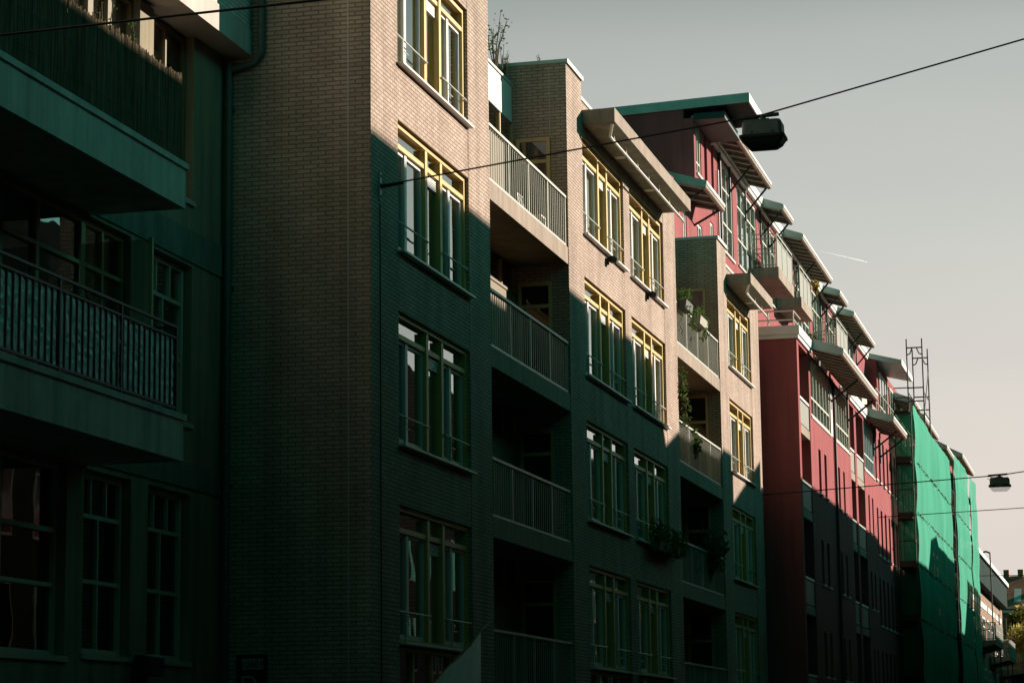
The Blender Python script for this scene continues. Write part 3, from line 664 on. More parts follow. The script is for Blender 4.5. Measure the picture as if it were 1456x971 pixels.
# flat roof plate at the near end, long zinc fascia, beam below
L0=Vector((68,11,19.4))-C.location
r=MB().prismx(66.4,69.25,[(16.0,19.40),(9.62,19.62),(9.62,19.40),(16.0,19.18)]).build('roof',M['soffdark'],C,L0)
MB().prismx(66.376,66.398,[(16.0,19.43),(9.60,19.65),(9.60,19.38),(16.0,19.16)]).build('end_board',M['zinc'],r)
MB().box(66.38,69.27,9.585,9.619,19.38,19.64).build('fascia',M['white'],r)
MB().box(66.41,69.2,10.3,11.19,18.98,19.17).build('soffit_beam',M['darkmetal'],r)
canopy(C,63.3,66.4,11.75,16.86,10.4,16.45,.22)
canopy(C,69.3,76.1,YU,19.52,10.4,19.24,.22)
canopy(C,78.9,81.3,YU,19.42,10.4,19.14,.22)
canopy(C,83.85,92.5,YU,19.42,10.4,19.14,.22)
canopy(C,95.1,97.8,YU,19.42,10.4,19.14,.22)
canopy(C,100.1,108.6,YU,19.42,10.4,19.14,.22)
# balconies hung on the upper storey
for x0,x1 in ((77.0,80.7),(82.6,85.7),(93.5,97.3)):
    L0=Vector(((x0+x1)/2,10.8,16.6))-C.location
    s=MB().box(x0,x1,10.36,YU-.01,16.35,16.70).build('balcony',M['concrete'],C,L0)
    MB().box(x0-.003,x1+.003,10.33,10.359,16.34,16.71).build('balcony_edge',M['concrete2'],s)
    g=MB(); z=16.7; h=1.12
    for y in (10.38,):
        g.box(x0,x1,y-.02,y+.02,z+h-.04,z+h); g.box(x0,x1,y-.015,y+.015,z+h-.19,z+h-.16); g.box(x0,x1,y-.015,y+.015,z+.04,z+.07)
        n=max(2,int((x1-x0)/1.0))
        for i in range(n+1):
            x=x0+.02+(x1-x0-.04)*i/n; g.box(x-.02,x+.02,y-.018,y+.018,z,z+h-.041)
    for z2 in (z+h-.04,z+h-.19,z+.6,z+.45,z+.06): g.box(x0-.015,x0+.015,10.41,YU-.02,z2,z2+.03)
    y=10.5
    while y<YU-.05: g.box(x0-.008,x0+.008,y-.01,y+.01,z,z+h-.05); y+=.17
    g.box(x0-.02,x0+.02,YU-.06,YU-.02,z,z+h)
    g.build('railing',M['rail'],s)
    pn=MB(); 
    for i in range(n):
        xa=x0+.05+(x1-x0-.04)*i/n; xb=xa+(x1-x0)/n-.08; pn.box(xa,xb,10.375,10.385,z+.09,z+h-.21)
    pn.build('railing_panel',M['railpanel'],s)
# roof-terrace railing on the lower block
b=MB(); z=13.72
for zz in (z+.35,z+.62): b.tube([(X0+1.2,9.25,zz),(X0+1.2,10.9,zz)],.025,6); b.tube([(X0+1.2,9.25,zz),(kx(72.5),9.25,zz)],.025,6)
for y in (9.25,10.0,10.8): b.tube([(X0+1.2,y,z-.1),(X0+1.2,y,z+.62)],.025,6)
b.build('terrace_railing',M['rail'],C)
MB().box(X0+.1,up1,10.42,YU-.01,13.2,13.3).build('terrace',M['concrete'],C)

# ================================================================== D: next red block, behind the scaffold
D=empty('scaffolded_building',(112,11,0),'dark red apartment block half hidden behind green scaffold netting','building')
YD=9.15
b=MB(); xs=[92.8]; 
b.box(92.85,93.2,YD,13,0,14.0); 
xx=93.2; k=0
while xx<142:
    b.box(xx,xx+.9,YD,YD+.3,0,14.0)
    for za,zb in ((0,3.2),(5.0,6.0),(7.8,8.7),(10.5,11.6),(13.3,14.0)): b.box(xx+.9,xx+1.6,YD,YD+.3,za,zb)
    xx+=1.6
b.build('wall',M['stucco'],D)
b=MB(); b.box(93.21,142,10.2,10.3,0,14); b.build('interior',M['interior'],D)
xx=94.1; k=0
while xx<142 and k<24:
    for za in (3.2,6.0,8.7,11.6):
        o=MB().box(xx+.01,xx+.69,YD+.12,YD+.16,za,za+1.8).build('window',M['dglass'],D)
        if xx<106: MB().box(xx-.04,xx+.74,YD-.07,YD-.001,za-.07,za-.01).build('sill',M['white'],o)
    xx+=1.6; k+=1
b=MB(); b.box(112.9,113.2,10.75,16,13.5,19.3); b.box(113.2,142,10.75,11.0,13.5,19.0); b.build('upper_wall',M['stucco'],D)
for i in range(4):
    grid_window(D,113.6+i*5,117.4+i*5,16.3,18.6,10.68,vb=[114.9+i*5,116.2+i*5],hb=[(17.0,.06)],mf=M['cream'],mg=M['darkglass'],dep=.06,pane_y=10.71,fr=.1)
r=MB().prismx(112.8,118.6,[(16,19.35),(11.9,19.62),(9.6,19.02),(9.6,18.80),(11.9,19.36),(16,19.1)]).build('roof',M['zinc'],D)
MB().box(112.78,118.62,9.56,9.599,18.78,19.05).build('fascia',M['white'],r)
canopy(D,120.5,124.5,10.75,18.6,9.7,18.2,.25); canopy(D,126.5,136,10.75,18.6,9.7,18.2,.25)
b=MB(); b.box(92.9,142,YD-.1,10.7,14.001,14.3); b.build('roof_edge',M['concrete2'],D)
for x0_,x1_,z_ in ((124.8,133.4,16.35),(137.0,147,17.3)):
    MB().box(x0_+.2,x1_-.2,9.2,10.7,14.301,z_+.1).build('dormer',M['stucco'],D); canopy(D,x0_,x1_,9.19,z_+.35,8.5,z_,.25,False)
b=MB()
for z in (14.8,15.35):
    b.tube([(96,9.2,z),(118,9.2,z)],.03,6)
for i in range(8): b.tube([(96+i*3,9.2,14.2),(96+i*3,9.2,15.35)],.025,6)
b.build('terrace_railing',M['rail'],D)
for x0_,x1_ in ((98,99.5),(101.5,103.5)):
    b=MB(); b.box(x0_,x1_,10.3,10.74,14.31,16.4); b.build('roof_box',M['cream'],D)

# ================================================================== scaffold with netting
S=empty('scaffold',(112,8.2,0),'tall tube scaffold wrapped in green debris netting along the red block','scaffold')
yi,yo=8.93,8.27
b=MB(); xs=[100.9+i*2.72 for i in range(16)]
for x in xs:
    for y in (yi,yo): b.tube([(x,y,-.12),(x,y,15.4)],.03,6)
    for z in (2.13,4.26,6.45,8.63,10.6,12.9,15.0): b.tube([(x,yi,z-.05),(x,yo,z-.05)],.028,6)
for z in (3.2,5.4,7.6,9.7,11.8,14.0): b.tube([(100.7,yo,z),(142,yo,z)],.024,6); b.tube([(100.7,yi,z),(142,yi,z)],.024,6)
for i in range(0,15,3):
    for z in (0,4.1,8.2): b.tube([(xs[i],yo+.04,z),(xs[i+1],yo+.04,z+4)],.024,6)
for z in (9.7,11.8,14.0,16.0,15.6): b.tube([(100.9,yi,z),(100.9,yo,z)],.026,6)
b.build('tube_frame',M['rust'],S)
for z in (2.13,4.26,6.45,8.63,10.6,12.9,15.0):
    MB().box(100.6,142,yo+.05,yi-.02,z-.02,z+.05).build('deck',M['plank'],S)
for z in (4.26,6.45,8.63,10.6,12.9):
    MB().box(100.62,100.66,yo,yi,z+.06,z+.24).build('toe_board',M['plank'],S)
# tall end frames rising over the roof
for x in (108.7,111.8):
    b=MB(); ya_,yb_=8.98,8.30
    for y in (ya_,yb_): b.tube([(x,y,15.2),(x,y,19.3)],.034,6)
    for z in (18.9,17.1,16.5): b.tube([(x,ya_,z),(x,yb_,z)],.032,6)
    for s_,y in ((1,yb_),(-1,ya_)): b.tube([(x,y,18.58),(x,y+s_*.14,18.63),(x,y+s_*.24,18.88)],.03,6)
    b.build('end_frame',M['rust'],S)
b=MB()
for y in (8.98,8.30):
    for z in (16.0,16.9): b.tube([(108.7,y,z),(111.8,y,z)],.028,6)
b.tube([(108.7,8.3,15.9),(111.8,8.3,18.2)],.022,6); b.tube([(111.8,8.3,15.2),(119,8.3,15.8)],.028,6)
b.build('guard_tube',M['rust'],S)
def net(x0,x1,ztop,zb,seed,y0=8.20,ends=True):
    """wind-blown sheet laced at deck levels"""
    rnd=random.Random(seed); nx=int((x1-x0)/.28); zs=[]; z=zb
    nz=int((ztop-zb)/.22); b=MB(); vs=[]
    for i in range(nx+1):
        u=i/nx; x=x0+(x1-x0)*u
        sag=.05*math.sin(u*7+seed)+.015*math.sin(u*17+seed*2)
        for j in range(nz+1):
            v=j/nz; z=zb+(ztop+sag-zb)*v
            t=((z+.02)%2.17)/2.17
            billow=.07*math.sin(math.pi*t)*(.8+.2*math.sin(x*.5+seed))+.014*math.sin(x*1.1+z*.5+seed)+.008*math.sin(x*3.1-z*.9)
            vs.append((x+.04*math.sin(z*2+seed),y0-billow,z))
    b.add(vs,[(i*(nz+1)+j,(i+1)*(nz+1)+j,(i+1)*(nz+1)+j+1,i*(nz+1)+j+1) for i in range(nx) for j in range(nz)],True)
    return b
net(101.1,122.0,15.25,-.05,1.3).build('netting',M['net'],S)
net(125.5,135.9,16.0,-.05,4.1).build('netting',M['net'],S)
net(135.9,142,16.0,-.05,2.2,8.13).build('netting',M['net'],S)
# end sheet facing the camera side, torn open near the wall
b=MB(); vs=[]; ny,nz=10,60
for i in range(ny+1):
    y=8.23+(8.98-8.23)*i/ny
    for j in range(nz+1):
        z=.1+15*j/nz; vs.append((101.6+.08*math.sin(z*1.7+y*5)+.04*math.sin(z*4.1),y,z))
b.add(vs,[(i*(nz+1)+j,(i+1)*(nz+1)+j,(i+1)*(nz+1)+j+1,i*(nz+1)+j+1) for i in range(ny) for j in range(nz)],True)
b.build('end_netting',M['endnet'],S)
# lacing cords along the deck lines
b=MB()
for z in (6.5,8.7,10.85,13.0):
    for xa,xb in ((101.2,121.9),(125.6,142)):
        n=int((xb-xa)/.35); 
        for i in range(n):
            if random.random()<.75:
                x=xa+(xb-xa)*i/n; b.tube([(x,8.15,z+random.gauss(0,.03)),(x+.22,8.15,z+random.gauss(0,.03))],.02,5)
b.build('lacing_cord',M['black'],S)

# ================================================================== E: far block with balconies, roofs, trees
E_=empty('balcony_building',(160,10,0),'far orange brick building with dark roof edge and stacked pale balconies','building')
b=MB(); b.box(143,182,8.9,16,0,10.9); b.build('wall',M['brick2'],E_)
b=MB(); b.prismx(143,180,[(8.4,10.95),(8.4,12.45),(9.4,12.6),(16,12.6),(16,10.95)]); b.build('roof_storey',M['darkslate'],E_)
b=MB(); b.box(143,180.1,8.25,8.6,12.451,12.72); b.build('gutter',M['white'],E_)
b=MB()
for i in range(1,5): b.box(136+i*9,144+i*9,8.86,8.899,9.85,10.2)
b.build('lintel',M['white'],E_)
for i in range(2,9):
    for z in (1.2,4.2,7.4): 
        grid_window(E_,135.5+i*5.1,138.5+i*5.1,z,z+1.9,8.84,vb=[137+i*5.1],hb=[(z+1.3,.07)],fr=.12,dep=.055,mf=M['white'],mg=M['darkglass'],pane_y=8.87)
for x0_,x1_,z,yf in ((150,159,7.55,7.75),(163,171,7.0,7.55),(173,181,6.4,7.1)):
    s=MB().prismx(x0_,x1_,[(8.85,z-.5),(8.85,z),(yf,z),(yf+.05,z-.25)]).build('balcony',M['concrete'],E_)
    g=MB(); 
    for zz in (z+.08,z+.62,z+1.05): g.tube([(x0_,8.85,zz),(x0_,yf+.04,zz),(x1_,yf+.04,zz)],.03,6)
    y=yf+.04
    n=int((x1_-x0_)/.3)
    for j in range(n+1): g.tube([(x0_+j*.3,yf+.04,z),(x0_+j*.3,yf+.04,z+1.05)],.018,5)
    for j in range(8): g.tube([(x0_,yf+.04+j*.14,z),(x0_,yf+.04+j*.14,z+1.05)],.018,5)
    g.build('railing',M['rail'],s)
    MB().box(x0_+.05,x1_,yf+.07,yf+.09,z+.1,z+1.0).build('railing_panel',M['concrete2'],s)
b=MB()
for x,y in ((152,8.0),(158.5,7.95),(164,7.8),(170.5,7.8)): b.tube([(x,y,-.1),(x,y,12.9 if x<153 else 9.5)],.045,6)
b.tube([(152,8.0,12.9),(152,8.25,13.0),(152,8.5,12.9)],.06,6)
b.build('downpipe',M['rust'],E_)

T=empty('tiled_roof_house',(205,6,0),'distant brick house closing the street under a brown tiled roof','house')
b=MB(); b.box(201,212,-30,40,0,12.1); b.build('wall',M['brick2'],T)
r=MB(); r.prismy(-31,41,[(200.4,12.0),(206.5,15.0),(212.6,12.0),(212.4,11.9),(200.6,11.9)]); r=r.build('roof',M['tile'],T)
for y in (8.6,4.5,12.5):
    b=MB(); s=3.0/6.1; b.add([(201.6,y-.28,12.0+1.2*s+.08),(203.9,y-.28,12.0+3.5*s+.08),(203.9,y+.28,12.0+3.5*s+.08),(201.6,y+.28,12.0+1.2*s+.08)],[(0,1,2,3)]); 
    b.box(201.5,201.6,y-.3,y+.3,12.5,12.62); b.build('skylight',M['white'],r)
for y in (9.6,8.45,3): MB().box(206.1,206.8,y-.22,y+.22,14.6,15.5).build('chimney',M['tile'],r)
for i in range(14):
    for z in (2,5.4,8.8): MB().box(200.95,200.999,-28+i*5,-26.6+i*5,z,z+2).build('window',M['dglass'],T)
MB().box(200.6,201,-31,41,11.7,11.9).build('gutter',M['white'],T)

def leafcloud(name,parent,mt,centers,n,size,seed,spread=.33):
    rnd=random.Random(seed); b=MB()
    for i in range(n):
        c=rnd.choice(centers); rr=c[3]
        while True:
            d=Vector((rnd.uniform(-1,1),rnd.uniform(-1,1),rnd.uniform(-1,1)))
            if .25<d.length<1: break
        d*=rr; p=Vector(c[:3])+d
        nrm=Vector((rnd.gauss(0,1),rnd.gauss(0,1),rnd.gauss(0,1)+.5)).normalized(); u=nrm.orthogonal().normalized(); a=rnd.uniform(0,6.28)
        u=u*math.cos(a)+nrm.cross(u)*math.sin(a); v=nrm.cross(u); s=size*rnd.uniform(.6,1.3)
        b.add([p-u*s,p+v*s*.45+nrm*s*.12,p+u*s,p-v*s*.45+nrm*s*.12],[(0,1,2,3)])
    return b.build(name,mt,parent)
def tree(x,y,h,r,mt,label,n,seed,leaf=.2):
    t=empty('street_tree',(x,y,-.12),label,'tree',None); rnd=random.Random(seed)
    b=MB(); b.tube([(x,y,-.12),(x+.1,y,h*.25),(x-.1,y+.1,h*.5),(x,y,h*.8)],[.25,.2,.15,.05],8)
    cs=[]
    for i in range(13):
        a=rnd.uniform(0,6.28); rr=rnd.uniform(.25,.75)*r; z=h*rnd.uniform(.42,.92); px,py=x+math.cos(a)*rr,y+math.sin(a)*rr
        b.tube([(x,y,h*rnd.uniform(.3,.5)),((x+px)/2,(y+py)/2,z-.6),(px,py,z)],[.09,.06,.02],6); cs.append((px,py,z,r*rnd.uniform(.28,.48)))
    cs.append((x,y,h*.9,r*.4)); b.build('trunk',M['bark'],t)
    leafcloud('crown',t,mt,cs,n,leaf,seed)
tree(176,5.6,9.6,3.0,M['leaf3'],'olive and yellow leaved street tree before the balcony building, nearest of the trees',7000,3)
tree(184,7.3,11.8,2.4,M['leaf3'],'olive autumn tree rising behind the far balconies',5000,9)
tree(188,2.5,10,3.4,M['leaf3'],'broad olive autumn tree standing before the tiled roof house',6000,5)

# ================================================================== street lamps on span wires
def lamp(x,y,z,label,s=1.0,lens='lens'):
    t=empty('hanging_street_lamp',(x,y,z),label,'street lamp','street lamps on span wires')
    def ring(y0,y1,x0,x1,zz,rad,n=4):
        pts=[]
        for cx,cy,a0 in ((x1-rad,y1-rad,0),(x0+rad,y1-rad,90),(x0+rad,y0+rad,180),(x1-rad,y0+rad,270)):
            for i in range(n+1):
                a=R(a0+90*i/n); pts.append((cx+rad*math.cos(a),cy+rad*math.sin(a),zz))
        return pts
    def loft(lv,name,mt,par):
        rs=[]
        for hw,hl,zz,rad in lv: rs.append(ring(y-hw,y+hw,x-hl,x+hl,zz,rad))
        n=len(rs[0]); b=MB(); vs=[p for r0 in rs for p in r0]; fs=[]
        for i in range(len(rs)-1):
            for k in range(n): fs.append((i*n+k,i*n+(k+1)%n,(i+1)*n+(k+1)%n,(i+1)*n+k))
        b.add(vs,fs); b.add(rs[0],[tuple(range(n))]); b.add(rs[-1],[tuple(range(n))[::-1]])
        return b.build(name,mt,par)
    h=loft([(.295*s,.20*s,z-.26*s,.05),(.275*s,.19*s,z-.25*s,.05),(.27*s,.19*s,z-.09*s,.06),(.25*s,.17*s,z-.055*s,.06)],'housing',M['zincdark'],t)
    loft([(.31*s,.215*s,z-.295*s,.05),(.31*s,.215*s,z-.262*s,.05)],'rim',M['black'],t)
    loft([(.19*s,.12*s,z-.43*s,.05),(.25*s,.17*s,z-.38*s,.05),(.30*s,.205*s,z-.296*s,.05)],'lens',M[lens],t)
    b=MB(); b.box(x-.06,x+.06,y-.09*s,y+.09*s,z-.054*s,z-.015); b.tube([(x,y,z-.02),(x,y,z+.03)],.04,8); b.tube([(x,y-.22*s,z+.045),(x,y+.32*s,z+.02)],.028,8)
    b.tube([(x,y+.3*s,z+.02),(x-.02,y+.33*s,z-.06),(x,y+.25*s,z-.11),(x,y+.2*s,z-.06),(x,y+.24*s,z+.02)],.009,6); b.tube([(x,y+.3,z-.01),(x,y+.05,z-.04)],.008,6)
    for yy in (-.15,.13): b.box(x-.05-.15*s,x-.18*s,y+yy*s-.015,y+yy*s+.015,z-.26*s,z-.22*s)
    b.build('hanger',M['rust'],t)
M['zincdark']=simple('lamp_housing_grey',(.10,.115,.10),.55,.1,var=.15,scale=6)
m_,nt_,b_=mat('lamp_lens_acrylic'); b_.inputs['Base Color'].default_value=(.02,.022,.02,1); b_.inputs['Roughness'].default_value=.15; M['lens']=m_
M['lenspale']=clothmat('lamp_diffuser',(.80,.82,.75),.5,transp=.7,var=.03)
LY,LZ=4.50,10.03
lamp(32.4,LY,LZ,'large grey street lamp hanging on the wire from the near brown brick corner')
lamp(69.9,3.32,8.95,'small far street lamp hanging on a thin wire before pale sky',1.0,'lenspale')
def cable(name,pts,r,label,anchor=None,sag=0):
    P=[]
    for a,c in zip(pts[:-1],pts[1:]):
        a=Vector(a);c=Vector(c)
        for i in range(8):
            u=i/8; p=a.lerp(c,u); p.z-=sag*4*u*(1-u); P.append(p)
    P.append(Vector(pts[-1]))
    o=MB().tube(P,r,6).build(name,M['black']); tag(o,label,'cable')
    if anchor:
        x,y,z=anchor; b=MB()
        for dx in (-.025,.025): b.box(x+dx-.008,x+dx+.008,y-.03,y,z-.2,z+.2)
        b.build('wall_anchor',M['alu'],o)
        b=MB(); b.box(x-.045,x+.045,y-.05,y-.031,z-.03,z+.03); b.box(x-.04,x+.04,y-.04,y-.031,z-.17,z-.14); b.box(x-.04,x+.04,y-.04,y-.031,z+.13,z+.16)
        b.tube([(x,y-.05,z),(x,y-.36,z+.02)],[.03,.015],8); b.build('insulator',M['black'],o)
    return o
cable('span_wire',[(32.4,9.96,9.46),(32.4,LY,LZ+.05),(32.4,-4.5,12.05)],.012,'black span wire from the lit brown brick corner carrying the large lamp',(32.43,10,9.46))
cable('span_wire',[(69.5,9.98,8.62),(69.9,3.32,8.97),(69.9,-4.5,9.9)],.016,'thin span wire from the brown building edge carrying the small far lamp',(69.45,10,8.62))
cable('span_wire',[(20,10.9,8.10),(20,-4.5,8.42)],.012,'black cable crossing in front of the reed screen at upper left')
cable('span_wire',[(93.2,9.1,10.0),(93.2,-4.5,10.43)],.016,'thin wire crossing in front of the green netting below the far lamp')
cable('span_wire',[(143.5,8.8,10.98),(143.5,-4.5,10.8)],.02,'faint wire crossing the sky near the far tiled roof')

# ================================================================== small things on the facades
f=empty('flag',(34.2,9.98,2.25),'grey flag drooping from a thin pole on the brown building','flag')
b=MB(); p0=Vector((34.2,9.99,2.29)); p1=Vector((34.2,8.97,3.30)); b.tube([p0,p1],.012,8); b.tube([p1-(p1-p0)*.02,p1+(p1-p0)*.05],[.03,.022],8); b.build('pole',M['oak'],f)
b=MB(); vs=[]; n=20
for i in range(n+1):
    u=i/n; a=p0.lerp(p1,.12+.83*u)
    for j in range(13):
        v=j/12; vs.append((a.x+.06*math.sin(u*11+v*1.5)*(.3+v),a.y+.02*math.sin(u*7),a.z-.02-1.25*v+(.05*u*v)))
b.add(vs,[(i*13+j,(i+1)*13+j,(i+1)*13+j+1,i*13+j+1) for i in range(n) for j in range(12)],True); b.build('cloth',M['flag'],f)
s=empty('wall_sign',(32.03,11.72,2.6),'dark wall sign reading 10601 over a letter beside the drain pipe','sign')
MB().box(32.02,32.048,11.5,11.95,2.2,2.9).build('board',M['black'],s)
MB().box(32.01,32.019,11.56,11.87,2.69,2.84).build('number_plate',M['panel'],s)
def text(body,y,z,size,mt,par,name):
    c=bpy.data.curves.new(name,'FONT'); c.body=body; c.size=size; c.extrude=.002; c.align_x='CENTER'
    tmp=bpy.data.objects.new('tmp',c); col.objects.link(tmp); dg=bpy.context.evaluated_depsgraph_get(); me=bpy.data.meshes.new_from_object(tmp.evaluated_get(dg)); bpy.data.objects.remove(tmp); bpy.data.curves.remove(c)
    me.name=name; me.materials.clear(); me.materials.append(mt)
    mm=Matrix(((0,0,-1,32.006),(-1,0,0,y),(0,1,0,z),(0,0,0,1))); me.transform(Matrix.Translation(-s.location)@mm)
    o=bpy.data.objects.new(name,me); col.objects.link(o); o.parent=par
text('10601',11.715,2.715,.135,M['black'],s,'number'); text('D',11.76,2.36,.36,M['panel'],s,'letter')
def flood(x,z,label):
    t=empty('floodlight',(x,9.9,z),label,'floodlight','floodlights under the upper sills')
    MB().prismx(x-.085,x+.085,[(9.95,z-.05),(9.95,z+.06),(9.85,z+.075),(9.77,z+.01),(9.80,z-.08)]).build('housing',M['black'],t)
    b=MB(); b.box(x-.025,x+.025,9.95,10.0,z-.02,z+.04); b.tube([(x+.06,9.96,z),(x+.06,9.96,z+.05)],.01); b.box(x-.07,x-.04,9.95,10,z-.11,z-.03); b.build('bracket',M['darkmetal'],t)
flood(48.3,11.42,'black floodlight below the left of the two canopy-shaded windows')
flood(52.6,11.45,'black floodlight with thin rod below the right canopy-shaded window')
t=empty('wall_lamp',(28.95,12.05,2.6),'dark box lamp on a bracket below the lower left windows','lamp')
MB().prismx(28.85,29.3,[(11.9,2.53),(12.12,2.53),(12.12,2.80),(11.9,2.76)]).build('housing',M['black'],t); MB().box(28.9,28.98,12.0,12.19,2.1,2.53).build('bracket',M['black'],t)

def plant(name,x,y,z,h,r,n,leaf,mt,label,cat='plant',stems=5,seed=1,pot=None,group=None,lean=0):
    t=empty(name,(x,y,z),label,cat,group); rnd=random.Random(seed)
    z1=z
    if pot:
        w_,hh,mp=pot
        MB().add([(x-w_*.8,y-w_*.8,z),(x+w_*.8,y-w_*.8,z),(x+w_*.8,y+w_*.8,z),(x-w_*.8,y+w_*.8,z),(x-w_,y-w_,z+hh),(x+w_,y-w_,z+hh),(x+w_,y+w_,z+hh),(x-w_,y+w_,z+hh)],
            [(0,3,2,1),(4,5,6,7),(0,1,5,4),(1,2,6,5),(2,3,7,6),(3,0,4,7)]).build('pot',M[mp],t); z1=z+hh
    b=MB(); cs=[]
    for i in range(stems):
        a=rnd.uniform(0,6.28); rr=r*rnd.uniform(.2,.9); hh=h*rnd.uniform(.55,1)
        e=(x+math.cos(a)*rr+lean*hh,y+math.sin(a)*rr*.6,z1+hh); m=(x+math.cos(a)*rr*.4,y+math.sin(a)*rr*.3,z1+hh*.5)
        b.tube([(x+math.cos(a)*r*.15,y,z1-.02),m,e],[.012,.009,.004],5)
        for u in (.35,.55,.75,.95):
            q=Vector(m).lerp(Vector(e),(u-.3)/.7); cs.append((*q,r*.22))
    b.build('stem',M['bark'],t); leafcloud('foliage',t,mt,cs,n,leaf,seed+1); return t
# roof-terrace shrubs over the first balcony bay
plant('roof_shrub',43.65,11.15,14.25,1.25,.55,110,.042,M['leaf'],'tall wispy shrub on the roof terrace beside the brick tower',stems=9,seed=4,lean=.12)
plant('roof_shrub',44.35,11.14,14.25,0.85,.55,45,.036,M['leaf'],'sparse nearly leafless shrub on the roof terrace behind the brick parapet',stems=9,seed=8,lean=.2)
plant('roof_shrub',45.2,10.62,14.68,.32,.16,14,.03,M['leaf'],'small twig poking over the dark roof coping',stems=3,seed=12)
# planters on the second bay's top railing
def planter(x0,x1,y,z,label,mt,seed,flow):
    t=empty('planter_box',((x0+x1)/2,y,z),label,'planter','planter boxes on the railing')
    MB().prismx(x0,x1,[(y-.09,z),(y+.09,z),(y+.12,z+.2),(y-.12,z+.2)]).build('box',M[mt],t)
    rnd=random.Random(seed); cs=[(rnd.uniform(x0,x1),y+rnd.uniform(-.1,.1),z+.2+rnd.uniform(0,.3),.13) for _ in range(12)]+[(rnd.uniform(x0,x1),y-.13,z-rnd.uniform(0,.4),.1) for _ in range(flow)]
    leafcloud('foliage',t,M['leaf'],cs,260,.045,seed)
planter(56.6,57.5,9.93,11.85,'dark planter box with tall green plants beside the brick pier',"pot",21,6)
planter(58.6,59.7,9.93,11.80,'stone coloured planter box with sparse plants in the middle of the railing',"potw",22,5)
plant('climbing_plant',57.3,10.25,10.98,1.0,.3,150,.05,M['leaf'],'green climber growing behind the top balcony railing of the second bay',stems=6,seed=31)
def vine(x,y,z0,z1,n,label,seed,mt='leaf',r=.13):
    rnd=random.Random(seed); t=empty('hanging_vine',(x,y,z1),label,'vine'); pts=[];z=z1
    while z>z0: pts.append((x+rnd.gauss(0,.06),y+rnd.gauss(0,.03),z)); z-=.18
    MB().tube(pts,.01,5).build('stem',M['bark'],t); leafcloud('foliage',t,M[mt],[(*p,r) for p in pts],n,.05,seed)
vine(56.4,9.9,8.9,10.3,200,'pale leafy vine hanging down the pier edge above the shaded balcony',41)
plant('balcony_shrub',58.6,10.2,8.15,1.0,.7,600,.07,M['leaf'],'dark bushy shrub filling the second balcony bay in shade',stems=9,seed=51)
plant('balcony_shrub',60.5,10.15,5.32,1.5,.9,800,.08,M['leaf'],'dark shrub spilling over the lower balcony of the second bay',stems=9,seed=53)
t=empty('window_box',(53.2,9.8,5.85),'dark window box with drooping bushy plants under a shaded window','planter')
MB().prismx(51.9,54.6,[(9.72,5.74),(9.9,5.74),(9.93,5.93),(9.69,5.93)]).build('box',M['pot'],t)
rr=random.Random(5); leafcloud('foliage',t,M['leaf'],[(rr.uniform(52,54.9),9.78+rr.uniform(-.1,.1),5.95+rr.uniform(-.15,.35),.2) for _ in range(16)],700,.06,5)
# planters on the balconies of the red building
plant('potted_plant',83.2,10.75,16.7,.75,.3,160,.06,M['leaf2'],'yellow leaved plant in a dark pot inside the second red-building balcony',stems=6,seed=61,pot=(.16,.28,'pot'))
plant('potted_plant',85.9,10.2,17.2,.7,.3,220,.06,M['leaf2'],'golden plant leaning over the far end of the second red-building balcony',stems=7,seed=63)
plant('potted_plant',79.6,9.6,13.7,.9,.3,160,.06,M['leaf'],'dark potted shrub on the terrace below the first red-building balcony',stems=6,seed=65,pot=(.2,.32,'pot'))
# plants behind the reed screen
plant('balcony_plant',26.3,11.55,9.3,1.15,.35,60,.035,M['leaf'],'thin sprig with small leaves rising above the reed screen before the bright window',stems=4,seed=71,pot=(.12,.2,'potw'))
plant('balcony_plant',27.25,11.5,9.3,1.25,.25,50,.035,M['leaf'],'pale flowering sprig above the reed screen before the dark window',stems=3,seed=73,pot=(.12,.2,'potw'))
# white garden chair on the top balcony
t=empty('garden_chair',(43.9,10.5,10.98),'white metal garden chair behind the top balcony railing','chair'); x,y,z=43.9,10.5,10.98
MB().box(x-.2,x+.2,y-.2,y+.2,z+.43,z+.46).build('seat',M['white'],t)
b=MB()
for i in range(5): b.tube([(x-.2+.1*i,y+.2,z+.46),(x-.2+.1*i,y+.26,z+.88)],.01,6)
b.tube([(x-.22,y+.2,z+.46),(x-.2,y+.26,z+.9),(x+.2,y+.26,z+.9),(x+.22,y+.2,z+.46)],.014,6); b.build('backrest',M['white'],t)
for dx in (-.18,.18):
    for dy in (-.18,.18): MB().tube([(x+dx,y+dy,z+.43),(x+dx*1.15,y+dy*1.15,z)],.012,6).build('leg',M['white'],t)

# contrail high in the sky
dx=fw; 
def sky_pt(px,py,dist):
    v=(r_*((px-728)/F)+d_*((py-485.5)/F)+fw); return Vector((0,0,1.6))+v.normalized()*dist
a=sky_pt(1166,357,7000); c=sky_pt(1232,373,7600)
P=[a.lerp(c,i/24) for i in range(25)]
mtr=clothmat('ice_trail',(.97,.97,.97),.5,transp=.45,var=.02)
o=MB().tube(P,[.3+3.2*(i/24)*(1 if i<23 else .4) for i in range(25)],10).build('vapour_trail',mtr); tag(o,'short white vapour trail high in the pale sky','vapour trail')

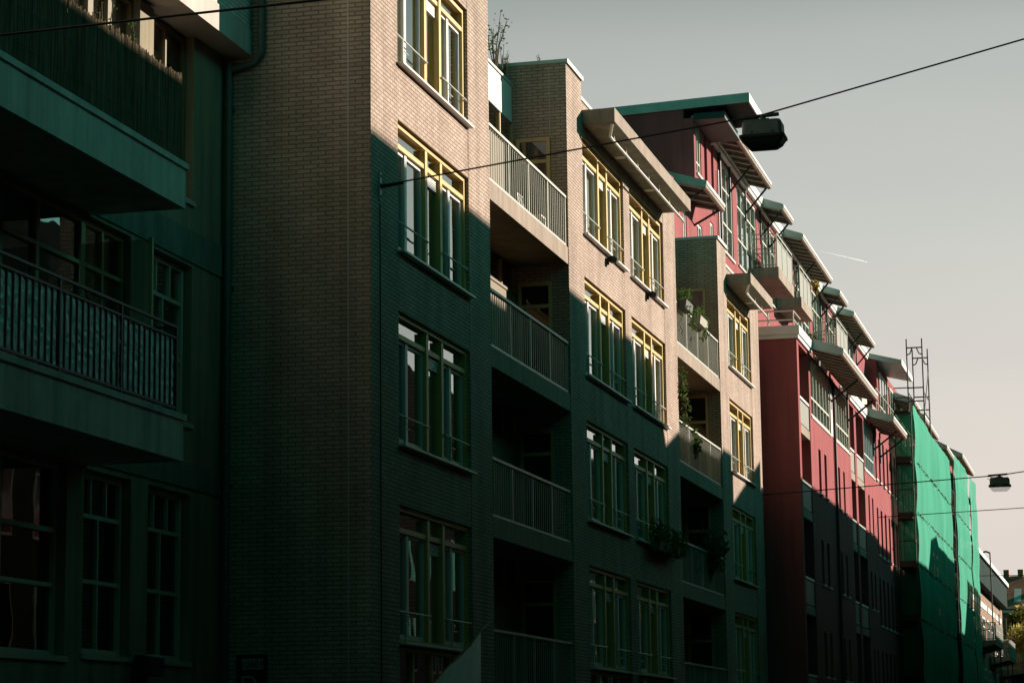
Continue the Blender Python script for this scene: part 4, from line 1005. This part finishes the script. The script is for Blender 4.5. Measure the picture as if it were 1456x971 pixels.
# ================================================================== houses across the street (they cast the shade)
YO=-4.5
def opp(x0,x1,prof,label,mt='oppbrick',chim=()):
    t=empty('street_house_or_added_block',((x0+x1)/2,YO-4,0),label,'house','houses on the shaded side of the street')
    pts=[(x0,0)]+[(x0,prof[0][1])]*0+[(x,z) for x,z in prof]+[(x1,0)]
    MB().prismy(YO-.4,YO,pts[::-1]).build('front',M[mt],t)
    zb=min(z for _,z in prof)-.4
    MB().box(x0+.05,x1-.05,YO-9,YO-.401,0,zb).build('body',M[mt],t)
    n=min(24,max(1,int((x1-x0)/2.6))); wd=(x1-x0)/n
    first=None
    for i in range(n):
        for z in (1.0,4.3,7.4,10.4):
            if z+1.9<zb:
                xc=x0+wd*(i+.5)
                if first is None:
                    first=MB().box(xc-.62,xc+.62,YO+.002,YO+.05,z,z+1.9).build('window',M['white'],t); fx,fz=xc,z
                    MB().box(xc-.55,xc+.55,YO+.051,YO+.054,z+.08,z+1.82).build('pane',M['dglass'],first)
                else: copy_tree(first,t,(xc-fx,0,z-fz))
    for xc,w_,z0,z1 in chim: MB().box(xc-w_/2,xc+w_/2,YO-.9,YO-.42,z0,z1).build('chimney',M[mt],t)
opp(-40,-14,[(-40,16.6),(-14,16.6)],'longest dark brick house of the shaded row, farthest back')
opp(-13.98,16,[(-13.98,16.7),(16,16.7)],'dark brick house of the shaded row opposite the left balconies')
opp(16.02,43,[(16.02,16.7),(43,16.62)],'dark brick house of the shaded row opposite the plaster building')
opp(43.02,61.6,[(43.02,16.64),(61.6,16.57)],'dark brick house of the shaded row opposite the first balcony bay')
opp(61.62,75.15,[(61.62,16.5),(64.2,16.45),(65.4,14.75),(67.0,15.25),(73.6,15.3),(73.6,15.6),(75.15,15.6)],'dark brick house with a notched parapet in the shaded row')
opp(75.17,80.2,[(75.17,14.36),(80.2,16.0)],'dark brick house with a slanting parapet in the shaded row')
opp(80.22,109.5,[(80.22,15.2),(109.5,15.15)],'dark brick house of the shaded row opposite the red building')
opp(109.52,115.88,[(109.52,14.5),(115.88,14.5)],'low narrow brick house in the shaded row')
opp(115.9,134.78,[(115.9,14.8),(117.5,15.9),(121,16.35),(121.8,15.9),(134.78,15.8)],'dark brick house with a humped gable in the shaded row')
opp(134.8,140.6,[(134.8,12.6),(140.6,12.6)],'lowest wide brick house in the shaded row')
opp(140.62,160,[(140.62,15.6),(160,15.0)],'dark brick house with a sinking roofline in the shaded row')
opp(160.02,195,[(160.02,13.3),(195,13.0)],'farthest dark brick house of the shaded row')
opp(-120,-40.02,[(-120,16.6),(-40.02,16.6)],'unseen dark brick block added behind the viewer to keep stray sun out')  # added out of view to block warm light from behind
t=empty('street_house_or_added_block',(-25,16,0),'unseen dark brick row added on the sunny side behind the viewer','house'); MB().box(-120,9.9,12.2,21,0,15.5).build('wall',M['oppbrick'],t)  # added out of view to hide the sunlit ground beyond
first=None
for i in range(20):
    for z in (1,4,7,10.2,13):
        if first is None: first=MB().box(-118,-116.6,12.15,12.199,1,2.8).build('window',M['dglass'],t)
        else: copy_tree(first,t,(i*6.4,0,z-1))
t=empty('street_house_or_added_block',(-126,4,0),'unseen brick block added behind the viewer to close off low light','house'); MB().box(-132,-121,-14,22,0,17).build('wall',M['oppbrick'],t)  # added out of view to block low light along the street
